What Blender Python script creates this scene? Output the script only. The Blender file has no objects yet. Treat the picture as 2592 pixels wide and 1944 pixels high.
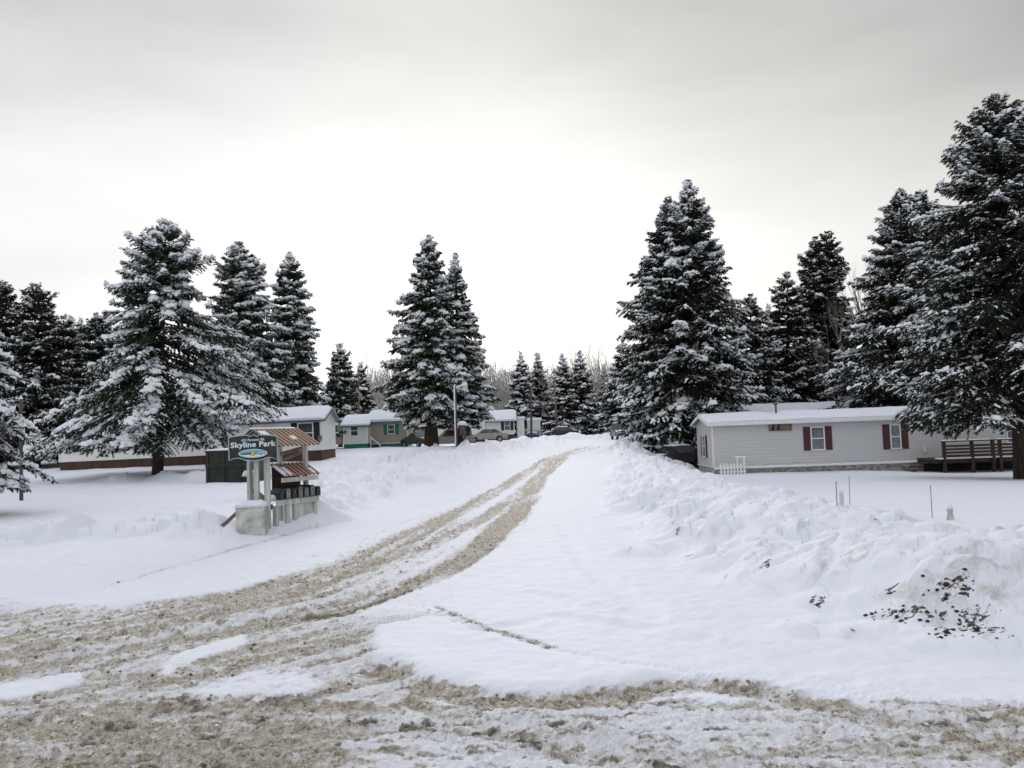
import bpy, math, random
import numpy as np
from mathutils import Vector, Matrix

R = math.radians
SC = bpy.context.scene
COL = SC.collection

# ------------------------------------------------------------------ camera
FPX, W0, H0 = 2157.0, 2592.0, 1944.0
CAMZ, PITCH, ROLL = 2.4, R(3.2), R(2.0)
fwd = Vector((0, math.cos(PITCH), math.sin(PITCH)))
up0 = Vector((0, -math.sin(PITCH), math.cos(PITCH)))
rt0 = Vector((1, 0, 0))
rt = rt0 * math.cos(ROLL) - up0 * math.sin(ROLL)
up = rt0 * math.sin(ROLL) + up0 * math.cos(ROLL)
cd = bpy.data.cameras.new('camera')
cam = bpy.data.objects.new('camera', cd)
COL.objects.link(cam)
cd.sensor_width = 36.0
cd.lens = 36.0 * FPX / W0
cd.clip_start, cd.clip_end = 0.1, 3000.0
m = Matrix.Identity(4)
for i in range(3):
    m[i][0], m[i][1], m[i][2] = rt[i], up[i], -fwd[i]
m[2][3] = CAMZ
cam.matrix_world = m
SC.camera = cam

# ------------------------------------------------------------------ sky, sun, exposure
SUN_EL, SUN_AZ = R(16), R(1.5)          # azimuth from +Y towards +X
sdir = Vector((math.sin(SUN_AZ) * math.cos(SUN_EL), math.cos(SUN_AZ) * math.cos(SUN_EL), math.sin(SUN_EL)))
world = bpy.data.worlds.new('World')
SC.world = world
world.use_nodes = True
nt = world.node_tree
for n in list(nt.nodes):
    nt.nodes.remove(n)


def N(tree, typ, **kw):
    n = tree.nodes.new(typ)
    for k, v in kw.items():
        setattr(n, k, v)
    return n


def L(tree, a, b):
    tree.links.new(a, b)


def MATH(tree, op, a, b=None, clamp=False):
    n = tree.nodes.new('ShaderNodeMath')
    n.operation = op
    n.use_clamp = clamp
    for i, v in enumerate((a, b)):
        if v is None:
            continue
        if isinstance(v, (int, float)):
            n.inputs[i].default_value = v
        else:
            tree.links.new(v, n.inputs[i])
    return n.outputs[0]


def MIX(tree, fac, a, b, mode='MIX'):
    n = tree.nodes.new('ShaderNodeMix')
    n.data_type = 'RGBA'
    n.blend_type = mode
    for s, v in ((0, fac), (6, a), (7, b)):
        if isinstance(v, (int, float)):
            n.inputs[s].default_value = v
        elif isinstance(v, tuple):
            n.inputs[s].default_value = (*v, 1) if len(v) == 3 else v
        else:
            tree.links.new(v, n.inputs[s])
    return n.outputs[2]


def RAMP(tree, fac, stops):
    n = tree.nodes.new('ShaderNodeValToRGB')
    e = n.color_ramp.elements
    while len(e) < len(stops):
        e.new(0.5)
    for el, (p, c) in zip(e, stops):
        el.position = p
        el.color = (*c, 1) if isinstance(c, tuple) else (c, c, c, 1)
    tree.links.new(fac, n.inputs[0])
    return n.outputs[0]


tc = N(nt, 'ShaderNodeTexCoord')
sky = N(nt, 'ShaderNodeTexSky', sky_type='NISHITA', sun_disc=False)
sky.sun_elevation, sky.sun_rotation = SUN_EL, SUN_AZ
sky.air_density, sky.dust_density = 1.0, 4.0
sep = N(nt, 'ShaderNodeSeparateXYZ')
L(nt, tc.outputs['Generated'], sep.inputs[0])
dot = N(nt, 'ShaderNodeVectorMath', operation='DOT_PRODUCT')
L(nt, tc.outputs['Generated'], dot.inputs[0])
GL = Vector((math.sin(R(-4)) * math.cos(R(9)), math.cos(R(-4)) * math.cos(R(9)), math.sin(R(9))))
dot.inputs[1].default_value = GL
dv = MATH(nt, 'MAXIMUM', dot.outputs['Value'], 0.0)
glow1 = MATH(nt, 'POWER', dv, 60.0)
glow2 = MATH(nt, 'POWER', dv, 7.0)
# cloud veil stretched along the horizon
mp = N(nt, 'ShaderNodeMapping')
mp.inputs['Scale'].default_value = (1.6, 1.6, 5.5)
mp.inputs['Rotation'].default_value = (0, R(-8), 0)
L(nt, tc.outputs['Generated'], mp.inputs[0])
nz = N(nt, 'ShaderNodeTexNoise')
nz.inputs['Scale'].default_value = 1.5
nz.inputs['Detail'].default_value = 4
nz.inputs['Roughness'].default_value = 0.45
L(nt, mp.outputs[0], nz.inputs[0])
cl = MATH(nt, 'SUBTRACT', nz.outputs[0], 0.5)
# brightness of the overcast: low band bright, dull middle, brighter again overhead
elev = RAMP(nt, MATH(nt, 'ADD', MATH(nt, 'MULTIPLY', sep.outputs['Z'], 0.5), 0.5),
            [(0.0, 0.55), (0.5, 0.86), (0.555, 0.80), (0.61, 0.70), (0.67, 0.56), (0.74, 0.49), (0.86, 0.80), (1.0, 0.95)])
v = MATH(nt, 'ADD', elev, MATH(nt, 'MULTIPLY', glow1, 0.15))
v = MATH(nt, 'ADD', v, MATH(nt, 'MULTIPLY', glow2, 0.26))
v = MATH(nt, 'ADD', v, MATH(nt, 'MULTIPLY', cl, 0.42))
v = MATH(nt, 'SUBTRACT', v, MATH(nt, 'MULTIPLY', MATH(nt, 'MAXIMUM', sep.outputs['X'], 0.0), 0.30))
v = MATH(nt, 'MAXIMUM', v, 0.15)
tint = MIX(nt, MATH(nt, 'ADD', MATH(nt, 'MULTIPLY', sep.outputs['X'], 0.9), 0.5, True), (0.985, 1.0, 0.99), (1.012, 0.993, 0.972))
tint = MIX(nt, MATH(nt, 'MULTIPLY', MATH(nt, 'SUBTRACT', sep.outputs['Z'], 0.48), 3.0, True), tint, (0.93, 0.98, 1.07))
vm = N(nt, 'ShaderNodeVectorMath', operation='SCALE')
L(nt, tint, vm.inputs[0])
L(nt, MATH(nt, 'MULTIPLY', v, 10.0), vm.inputs['Scale'])
skymix = MIX(nt, 0.99, sky.outputs[0], vm.outputs[0])
bg = N(nt, 'ShaderNodeBackground')
bg.inputs['Strength'].default_value = 0.1
L(nt, skymix, bg.inputs['Color'])
wo = N(nt, 'ShaderNodeOutputWorld')
L(nt, bg.outputs[0], wo.inputs[0])

ld = bpy.data.lights.new('sun', 'SUN')
ld.energy = 0.9
ld.angle = R(25)
ld.color = (1.0, 0.95, 0.88)
sun = bpy.data.objects.new('sun', ld)
COL.objects.link(sun)
sun.rotation_euler = (-sdir).to_track_quat('-Z', 'Y').to_euler()
sun.location = (0, 0, 60)

SC.view_settings.view_transform = 'Standard'
SC.view_settings.look = 'None'
SC.view_settings.exposure = 0.22
SC.view_settings.gamma = 1.0
SC.cycles.max_bounces = 6
SC.cycles.diffuse_bounces = 3


# ------------------------------------------------------------------ noise helpers
def hash2(ix, iy, seed):
    ix = ix.astype(np.int64).astype(np.uint32)
    iy = iy.astype(np.int64).astype(np.uint32)
    with np.errstate(over='ignore'):
        h = ix * np.uint32(374761393) + iy * np.uint32(668265263) + np.uint32((seed * 2654435761) & 0xFFFFFFFF)
        h = (h ^ (h >> np.uint32(13))) * np.uint32(1274126177)
        h = (h ^ (h >> np.uint32(16))) * np.uint32(2246822519)
        h = h ^ (h >> np.uint32(15))
    return h.astype(np.float64) / 4294967296.0


def vnoise(x, y, seed=0):
    ix, iy = np.floor(x), np.floor(y)
    fx, fy = x - ix, y - iy
    fx = fx * fx * fx * (fx * (fx * 6 - 15) + 10)
    fy = fy * fy * fy * (fy * (fy * 6 - 15) + 10)
    a, b = hash2(ix, iy, seed), hash2(ix + 1, iy, seed)
    c, d = hash2(ix, iy + 1, seed), hash2(ix + 1, iy + 1, seed)
    return (a + (b - a) * fx) * (1 - fy) + (c + (d - c) * fx) * fy - 0.5      # -0.5 .. 0.5


def fbm(x, y, seed=0, octv=4, gain=0.5):
    s, a = 0.0, 1.0
    for o in range(octv):
        s = s + a * vnoise(x * (2.03 ** o) + 17.3 * o, y * (2.03 ** o) - 9.1 * o, seed + o)
        a *= gain
    return s


def worley(x, y, seed=0, off=False):
    ix, iy = np.floor(x), np.floor(y)
    f1 = np.full(x.shape, 9.0)
    cid = np.zeros(x.shape)
    ox, oy = np.zeros(x.shape), np.zeros(x.shape)
    for dx in (-1, 0, 1):
        for dy in (-1, 0, 1):
            cx, cy = ix + dx, iy + dy
            px = cx + hash2(cx, cy, seed)
            py = cy + hash2(cx, cy, seed + 51)
            d = np.hypot(px - x, py - y)
            r = hash2(cx, cy, seed + 99)
            t = d < f1
            cid = np.where(t, r, cid)
            ox, oy = np.where(t, x - px, ox), np.where(t, y - py, oy)
            f1 = np.where(t, d, f1)
    return (f1, cid, ox, oy) if off else (f1, cid)


def ss(a, b, x):
    t = np.clip((x - a) / (b - a), 0, 1)
    return t * t * (3 - 2 * t)


# ------------------------------------------------------------------ where things stand
def ray(px, py):
    u, w = (px - W0 / 2) / FPX, (H0 / 2 - py) / FPX
    return rt * u + up * w + fwd


def P(px, py, Y):
    d = ray(px, py)
    t = Y / d.y
    return Vector((d.x * t, Y, CAMZ + d.z * t))


def base(x, y):
    s = ss(15, 95, y)
    t = ss(6.5, 12, x - 0.12 * np.maximum(0, y - 55))
    zr = -0.50 * ss(22, 48, y) - 0.25 * ss(18, 26, x) * ss(25, 40, y)
    return 1.24 * s * (1 - t) + zr * t


def march(fn, px, py, y0=3.0, y1=200.0):
    d = ray(px, py)
    Y = np.geomspace(y0, y1, 6000)
    t = Y / d.y
    z = CAMZ + d.z * t
    h = fn(d.x * t, Y)
    i = np.nonzero(z <= h)[0]
    i = i[0] if len(i) else -1
    return float(d.x * t[i]), float(Y[i])


def G(*pts):                                  # picture points -> points on the bare ground
    return [march(base, a, b) for a, b in pts]


def pline(x, y, pts):
    """distance to a polyline, signed (+ = left of travel), and run along it"""
    best = np.full(x.shape, 1e9)
    sgn = np.zeros(x.shape)
    run = np.zeros(x.shape)
    idx = np.zeros(x.shape)
    acc = 0.0
    for k in range(len(pts) - 1):
        ax, ay = pts[k][:2]
        bx, by = pts[k + 1][:2]
        ex, ey = bx - ax, by - ay
        l2 = ex * ex + ey * ey
        l = math.sqrt(l2)
        t = np.clip(((x - ax) * ex + (y - ay) * ey) / l2, 0, 1)
        qx, qy = x - ax - t * ex, y - ay - t * ey
        d = np.hypot(qx, qy)
        c = d < best
        best = np.where(c, d, best)
        sgn = np.where(c, np.sign(ex * (y - ay) - ey * (x - ax)), sgn)
        run = np.where(c, acc + t * l, run)
        idx = np.where(c, k + t, idx)
        acc += l
    return best, sgn, run, idx


def ridge(x, y, pts, seed, lump=0.5, sharp=1.0):
    """ploughed bank: pts = (picture x, metres away, height, half width)"""
    w = [((p[0] - W0 / 2) / FPX * p[1], p[1]) for p in pts]
    d, s, run, ix = pline(x, y, w)
    k = np.arange(len(pts))
    h = np.interp(ix, k, [p[2] for p in pts])
    hw = np.interp(ix, k, [p[3] for p in pts])
    d = d * (1 + 0.5 * fbm(x * 0.55, y * 0.55, seed, 3))
    q = np.clip(1 - d / hw, 0, 1)
    prof = q * q * (3 - 2 * q)
    prof = prof ** sharp
    mod = 1 + 0.55 * fbm(x * 0.35 + 5, y * 0.35, seed + 3, 3)
    z = h * prof * mod
    near = prof > 0.001
    if near.any():
        xa, ya = x[near], y[near]
        wx = xa + 0.25 * vnoise(xa * 2.1, ya * 2.1, seed + 7)
        wy = ya + 0.25 * vnoise(xa * 2.1 + 9, ya * 2.1, seed + 8)
        f, c, fx_, fy_ = worley(wx * 1.15, wy * 1.15, seed + 11, True)
        f2, c2, gx_, gy_ = worley(wx * 2.9, wy * 2.9, seed + 13, True)
        c = (c * 7.31) % 1.0
        big = np.sqrt(np.clip(1 - (f / 0.68) ** 2, 0, 1)) * (0.12 + 0.70 * c + .75 * (fx_ * np.cos(c * 40) + fy_ * np.sin(c * 40)))
        sml = np.sqrt(np.clip(1 - (f2 / 0.55) ** 2, 0, 1)) * (c2 > 0.42) * (.35 + .5 * c2 + .8 * (gx_ * np.cos(c2 * 50) + gy_ * np.sin(c2 * 50)))
        a = np.minimum(prof[near] * 3, 1)
        z[near] += lump * a * (0.30 * big + 0.11 * sml - 0.08)
    return z


RB = [(2900, 10.4, .9, 2.2), (2592, 11.0, 1.14, 2.3), (2420, 11.3, 1.22, 2.2), (2290, 11.8, 1.05, 2.1), (2130, 13.6, .52, 2.6),
      (1985, 17, .64, 3.6), (1860, 21, .52, 3.2), (1765, 26, .48, 2.8), (1700, 32, .46, 2.5), (1640, 40, .44, 2.3),
      (1600, 50, .40, 2.0), (1560, 62, .40, 1.8)]
LB1 = [(-300, 20, .35, 1.6), (0, 20.5, .36, 1.5), (130, 21, .30, 1.4), (190, 21.5, .42, 1.2), (300, 21.5, .28, 1.4), (430, 22, .20, 1.4), (560, 21.5, .12, 1.2)]
LB2 = [(770, 26.5, .30, 1.7), (860, 32, .45, 2.3), (960, 39, .50, 2.6), (1060, 47, .55, 2.6), (1150, 57, .55, 2.6), (1250, 70, .50, 2.6), (1330, 84, .40, 2.2), (1400, 96, .45, 2.2)]
LB3 = [(700, 34, .35, 2.0), (820, 43, .45, 2.4), (930, 52, .40, 2.4), (1030, 62, .4, 2.2), (1100, 70, .4, 2.0)]
FB = [(1440, 99, .6, 2.0), (1480, 101, .95, 2.2), (1540, 101, 1.0, 2.2), (1575, 98, .8, 2.0)]
MB2 = [(280, 47, .12, 1.0), (310, 46, .45, 1.0), (370, 46.5, .15, .9), (420, 46, .45, 1.1), (470, 46, .25, .9), (500, 45, .5, 1.0), (640, 44, .35, 1.0), (690, 44, .3, 1.2)]
KM = [(640, 21.6, .10, .5), (700, 22.0, .08, .5), (786, 23.3, .30, .5), (800, 23.8, .50, .65), (818, 24.2, .35, .8)]
RF = [(2050, 10.0, .07, .7), (2200, 9.6, .14, .8), (2400, 9.0, .16, .8), (2700, 8.7, .22, .9)]
GB = [(1575, 60, .55, 1.5), (1610, 57, .62, 1.6), (1660, 54, .5, 1.5), (1725, 52, .35, 1.3)]
EL = G((-400, 1600), (0, 1545), (300, 1480), (520, 1415), (840, 1342), (1000, 1290), (1160, 1222), (1290, 1165), (1400, 1128))
CL = G((-500, 1760), (0, 1675), (470, 1585), (830, 1505), (1055, 1405), (1220, 1300), (1320, 1232), (1395, 1170), (1510, 1128))


def ground_z(x, y, fine=False):
    x = np.asarray(x, float)
    y = np.asarray(y, float)
    shp = x.shape
    x, y = np.atleast_1d(x).ravel(), np.atleast_1d(y).ravel()
    z = base(x, y)
    far = ss(30, 45, y)
    d, s, run, ix = pline(x, y, EL)
    side = d * s
    off = ss(-0.2, 3.0, side)
    z = z + 0.20 * off * (1 - 0.6 * far)
    z = z + 0.10 * off * fbm(x * 0.28, y * 0.28, 3, 3) + 0.03 * fbm(x * 0.9, y * 0.9, 5, 3) * (0.35 + off)
    # soft ploughed lumps over the left verge
    verge = off * (1 - ss(6, 14, side)) * ss(17, 30, y)
    f, c = worley(x * 0.9 + 0.2 * vnoise(x * 2, y * 2, 21), y * 0.9, 22)
    z = z + verge * 0.16 * np.clip(1 - (f / 0.6) ** 2, 0, 1) * c
    z = z + ridge(x, y, RB, 31, 0.74, 0.72) + 1.35 * ridge(x, y, LB1, 41, 0.8) + ridge(x, y, LB2, 51, 1.0) + ridge(x, y, LB3, 57, 0.9)
    z = z + ridge(x, y, FB, 61, 0.4, 0.7) + ridge(x, y, MB2, 71, 0.5) + ridge(x, y, KM, 81, 0.25) + ridge(x, y, GB, 91, 0.45) + ridge(x, y, RF, 95, 0.35)
    # crust ripples and a few dents and paw prints in the open snow
    nearf = 1 - ss(25, 45, y)
    z = z + nearf * (.016 * fbm(x * 2.2 + .4 * y, y * 3.4, 15, 3) + .010 * fbm(x * 6, y * 6, 16, 2))
    fd, cdn = worley(x * 1.1, y * 1.1, 17)
    z = z - .05 * nearf * off * (cdn > .80) * np.clip(1 - (fd / .13) ** 2, 0, 1)
    # yard in front of the right home: smooth drift with a hollow by the deck
    z = z + 0.06 * fbm(x * 0.16 + 3, y * 0.10, 8, 2) * ss(7, 11, x)
    return z.reshape(shp)


def gz(x, y):
    return float(ground_z(np.array([x]), np.array([y]))[0])


def on(px, py, **k):                         # first point of the snow surface seen at a picture point
    x, y = march(lambda a, b: ground_z(a, b), px, py, **k)
    return Vector((x, y, gz(x, y)))


# ------------------------------------------------------------------ mesh helpers
def mesh_np(name, V, F, mat, smooth=False, attrs=None):
    me = bpy.data.meshes.new(name)
    V = np.asarray(V, np.float32)
    F = np.asarray(F, np.int32)
    nv, (nf, k) = len(V), F.shape
    me.vertices.add(nv)
    me.vertices.foreach_set('co', V.ravel())
    me.loops.add(nf * k)
    me.loops.foreach_set('vertex_index', F.ravel())
    me.polygons.add(nf)
    me.polygons.foreach_set('loop_start', np.arange(0, nf * k, k, dtype=np.int32))
    me.polygons.foreach_set('loop_total', np.full(nf, k, np.int32))
    if smooth:
        me.polygons.foreach_set('use_smooth', np.ones(nf, bool))
    me.update(calc_edges=True)
    if mat:
        me.materials.append(mat)
    for an, av in (attrs or {}).items():
        a = me.attributes.new(an, 'FLOAT', 'POINT')
        a.data.foreach_set('value', np.asarray(av, np.float32))
    return me


class MB:
    def __init__(s):
        s.v, s.f = [], []

    def add(s, vs, fs):
        o = len(s.v)
        s.v += [tuple(q) for q in vs]
        s.f += [tuple(i + o for i in q) for q in fs]
        return s

    def box(s, x0, x1, y0, y1, z0, z1, M=None, bev=0.0):
        if bev > 0:
            b = bev
            vs, idx = [], {}
            # chamfered box through convex rings
            for sx in (0, 1):
                for sy in (0, 1):
                    for sz in (0, 1):
                        X, Y, Z = (x0, x1)[sx], (y0, y1)[sy], (z0, z1)[sz]
                        dx, dy, dz = (b, -b)[sx], (b, -b)[sy], (b, -b)[sz]
                        idx[sx, sy, sz] = len(vs)
                        vs += [(X, Y + dy, Z + dz), (X + dx, Y, Z + dz), (X + dx, Y + dy, Z)]
            I = idx
            fs = []
            for a in (0, 1):
                fs.append([I[a, 0, 0], I[a, 1, 0], I[a, 1, 1], I[a, 0, 1]])
                fs.append([I[0, a, 0] + 1, I[1, a, 0] + 1, I[1, a, 1] + 1, I[0, a, 1] + 1])
                fs.append([I[0, 0, a] + 2, I[1, 0, a] + 2, I[1, 1, a] + 2, I[0, 1, a] + 2])
            for a in (0, 1):
                for c in (0, 1):
                    fs.append([I[a, c, 0], I[a, c, 1], I[a, c, 1] + 1, I[a, c, 0] + 1])
                    fs.append([I[a, 0, c], I[a, 1, c], I[a, 1, c] + 2, I[a, 0, c] + 2])
                    fs.append([I[0, a, c] + 1, I[1, a, c] + 1, I[1, a, c] + 2, I[0, a, c] + 2])
            for q in I.values():
                fs.append([q, q + 1, q + 2])
        else:
            vs = [(x, y, z) for x in (x0, x1) for y in (y0, y1) for z in (z0, z1)]
            fs = [(0, 1, 3, 2), (4, 6, 7, 5), (0, 4, 5, 1), (2, 3, 7, 6), (0, 2, 6, 4), (1, 5, 7, 3)]
        if M is not None:
            vs = [M @ Vector(q) for q in vs]
        return s.add(vs, fs)

    def beam(s, a, b, w, h, upv=(0, 0, 1)):
        a, b = Vector(a), Vector(b)
        d = (b - a)
        l = d.length
        d.normalize()
        u = Vector(upv)
        sx = d.cross(u)
        if sx.length < 1e-4:
            sx = d.cross(Vector((1, 0, 0)))
        sx.normalize()
        u = sx.cross(d)
        M = Matrix(((d.x, sx.x, u.x, a.x), (d.y, sx.y, u.y, a.y), (d.z, sx.z, u.z, a.z), (0, 0, 0, 1)))
        return s.box(0, l, -w / 2, w / 2, -h / 2, h / 2, M, bev=min(w, h) * 0.08)

    def tube(s, pts, rad, n=8, cap=True):
        pts = [Vector(p) for p in pts]
        if not isinstance(rad, (list, tuple)):
            rad = [rad] * len(pts)
        o = []
        for i, p in enumerate(pts):
            d = (pts[min(i + 1, len(pts) - 1)] - pts[max(i - 1, 0)]).normalized()
            a = d.orthogonal() if i == 0 else (prev - d * prev.dot(d))
            a.normalize()
            prev = a
            b = d.cross(a)
            o += [p + (a * math.cos(2 * math.pi * k / n) + b * math.sin(2 * math.pi * k / n)) * rad[i] for k in range(n)]
        fs = []
        for i in range(len(pts) - 1):
            for k in range(n):
                k2 = (k + 1) % n
                fs.append((i * n + k, i * n + k2, (i + 1) * n + k2, (i + 1) * n + k))
        if cap:
            fs.append(tuple(range(n - 1, -1, -1)))
            fs.append(tuple((len(pts) - 1) * n + k for k in range(n)))
        return s.add(o, fs)

    def lathe(s, prof, n=16, M=None):
        vs, fs = [], []
        for r, z in prof:
            vs += [(r * math.cos(2 * math.pi * k / n), r * math.sin(2 * math.pi * k / n), z) for k in range(n)]
        for i in range(len(prof) - 1):
            for k in range(n):
                k2 = (k + 1) % n
                fs.append((i * n + k, i * n + k2, (i + 1) * n + k2, (i + 1) * n + k))
        fs.append(tuple(range(n - 1, -1, -1)))
        fs.append(tuple((len(prof) - 1) * n + k for k in range(n)))
        if M is not None:
            vs = [M @ Vector(q) for q in vs]
        return s.add(vs, fs)

    def prism(s, poly, a, b, axis='y', M=None):
        """closed outline extruded from a to b; outline coordinates are the two other axes"""
        k = len(poly)
        vs = []
        for t in (a, b):
            for p, q in poly:
                vs.append({'y': (p, t, q), 'x': (t, p, q), 'z': (p, q, t)}[axis])
        fs = [tuple(range(k)), tuple(range(2 * k - 1, k - 1, -1))]
        fs += [(i, (i + 1) % k, (i + 1) % k + k, i + k) for i in range(k)]
        if M is not None:
            vs = [M @ Vector(q) for q in vs]
        return s.add(vs, fs)

    def build(s, name, mat, parent=None, smooth=False, loc=None):
        me = bpy.data.meshes.new(name)
        me.from_pydata([tuple(q) for q in s.v], [], s.f)
        me.materials.append(mat)
        import bmesh
        bm = bmesh.new()
        bm.from_mesh(me)
        bmesh.ops.recalc_face_normals(bm, faces=bm.faces)
        bm.to_mesh(me)
        bm.free()
        if smooth:
            for p in me.polygons:
                p.use_smooth = True
        o = bpy.data.objects.new(name, me)
        COL.objects.link(o)
        if parent:
            o.parent = parent
        if loc is not None:
            o.location = loc
        return o


def link(name, me, parent=None):
    o = bpy.data.objects.new(name, me)
    COL.objects.link(o)
    if parent:
        o.parent = parent
    return o


def tag(o, label=None, cat=None, group=None, kind=None):
    if label:
        o['label'] = label
    if cat:
        o['category'] = cat
    if group:
        o['group'] = group
    if kind:
        o['kind'] = kind
    return o


def thing(name, label, cat, loc, rz=0.0, group=None):
    o = bpy.data.objects.new(name, None)
    o.empty_display_size = 0.3
    COL.objects.link(o)
    o.location = loc
    o.rotation_euler = (0, 0, rz)
    return tag(o, label, cat, group)


def copy_tree(o, parent=None):
    c = o.copy()
    COL.objects.link(c)
    c.parent = parent
    for ch in list(o.children):
        copy_tree(ch, c)
    return c


# ------------------------------------------------------------------ materials
def mat(name, col, rough=0.6, var=0.12, scale=6.0, bump=0.0, bscale=40.0, metal=0.0, spec=0.3, stretch=(1, 1, 1), coord='Object'):
    M = bpy.data.materials.new(name)
    M.use_nodes = True
    t = M.node_tree
    b = t.nodes['Principled BSDF']
    b.inputs['Roughness'].default_value = rough
    b.inputs['Metallic'].default_value = metal
    b.inputs['Specular IOR Level'].default_value = spec
    c = N(t, 'ShaderNodeTexCoord')
    mpn = N(t, 'ShaderNodeMapping')
    mpn.inputs['Scale'].default_value = stretch
    L(t, c.outputs[coord], mpn.inputs[0])
    n = N(t, 'ShaderNodeTexNoise')
    n.inputs['Scale'].default_value = scale
    n.inputs['Detail'].default_value = 5
    L(t, mpn.outputs[0], n.inputs[0])
    lo = tuple(max(0, q * (1 - var * 1.6)) for q in col)
    hi = tuple(min(1, q * (1 + var * 1.6)) for q in col)
    r = RAMP(t, n.outputs[0], [(0.3, lo), (0.5, tuple(col)), (0.7, hi)])
    L(t, r, b.inputs['Base Color'])
    if bump:
        n2 = N(t, 'ShaderNodeTexNoise')
        n2.inputs['Scale'].default_value = bscale
        n2.inputs['Detail'].default_value = 4
        L(t, mpn.outputs[0], n2.inputs[0])
        bp = N(t, 'ShaderNodeBump')
        bp.inputs['Strength'].default_value = bump
        bp.inputs['Distance'].default_value = 0.02
        L(t, n2.outputs[0], bp.inputs['Height'])
        L(t, bp.outputs[0], b.inputs['Normal'])
    return M


def siding(name, col, period=0.2, var=0.018):
    M = mat(name, col, 0.55, var, 3.0)
    t = M.node_tree
    b = t.nodes['Principled BSDF']
    g = N(t, 'ShaderNodeTexCoord')
    sp = N(t, 'ShaderNodeSeparateXYZ')
    L(t, g.outputs['Object'], sp.inputs[0])
    fr = MATH(t, 'FRACT', MATH(t, 'DIVIDE', sp.outputs['Z'], period))
    bp = N(t, 'ShaderNodeBump')
    bp.inputs['Strength'].default_value = 1.0
    bp.inputs['Distance'].default_value = 0.014
    L(t, MATH(t, 'SUBTRACT', 1.0, fr), bp.inputs['Height'])
    L(t, bp.outputs[0], b.inputs['Normal'])
    return M


def snow_mat(name, col=(0.81, 0.84, 0.91), bump=0.25, bs=22.0):
    M = mat(name, col, 0.75, 0.015, 2.0, bump, bs, spec=0.2)
    return M


M_SNOW = snow_mat('fresh_snow', (0.80, 0.815, 0.885))
M_TSNOW = snow_mat('branch_snow', (0.86, 0.88, 0.92), 0.4, 9.0)
M_NEEDLE = mat('spruce_needles', (0.025, 0.031, 0.020), 0.8, 0.35, 1.3, spec=0.15)
M_NEEDLE2 = mat('spruce_needles_green', (0.034, 0.048, 0.028), 0.8, 0.35, 1.3, spec=0.15)
M_BARK = mat('bark', (0.055, 0.042, 0.033), 0.9, 0.3, 8.0, 0.6, 25.0, spec=0.1, stretch=(1, 1, 0.25))
M_GREYBARK = mat('grey_bark', (0.27, 0.24, 0.20), 0.9, 0.25, 4.0, spec=0.1)
M_FARBARK = mat('far_bark', (0.33, 0.31, 0.29), 0.9, 0.25, 0.6, spec=0.1)


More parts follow.
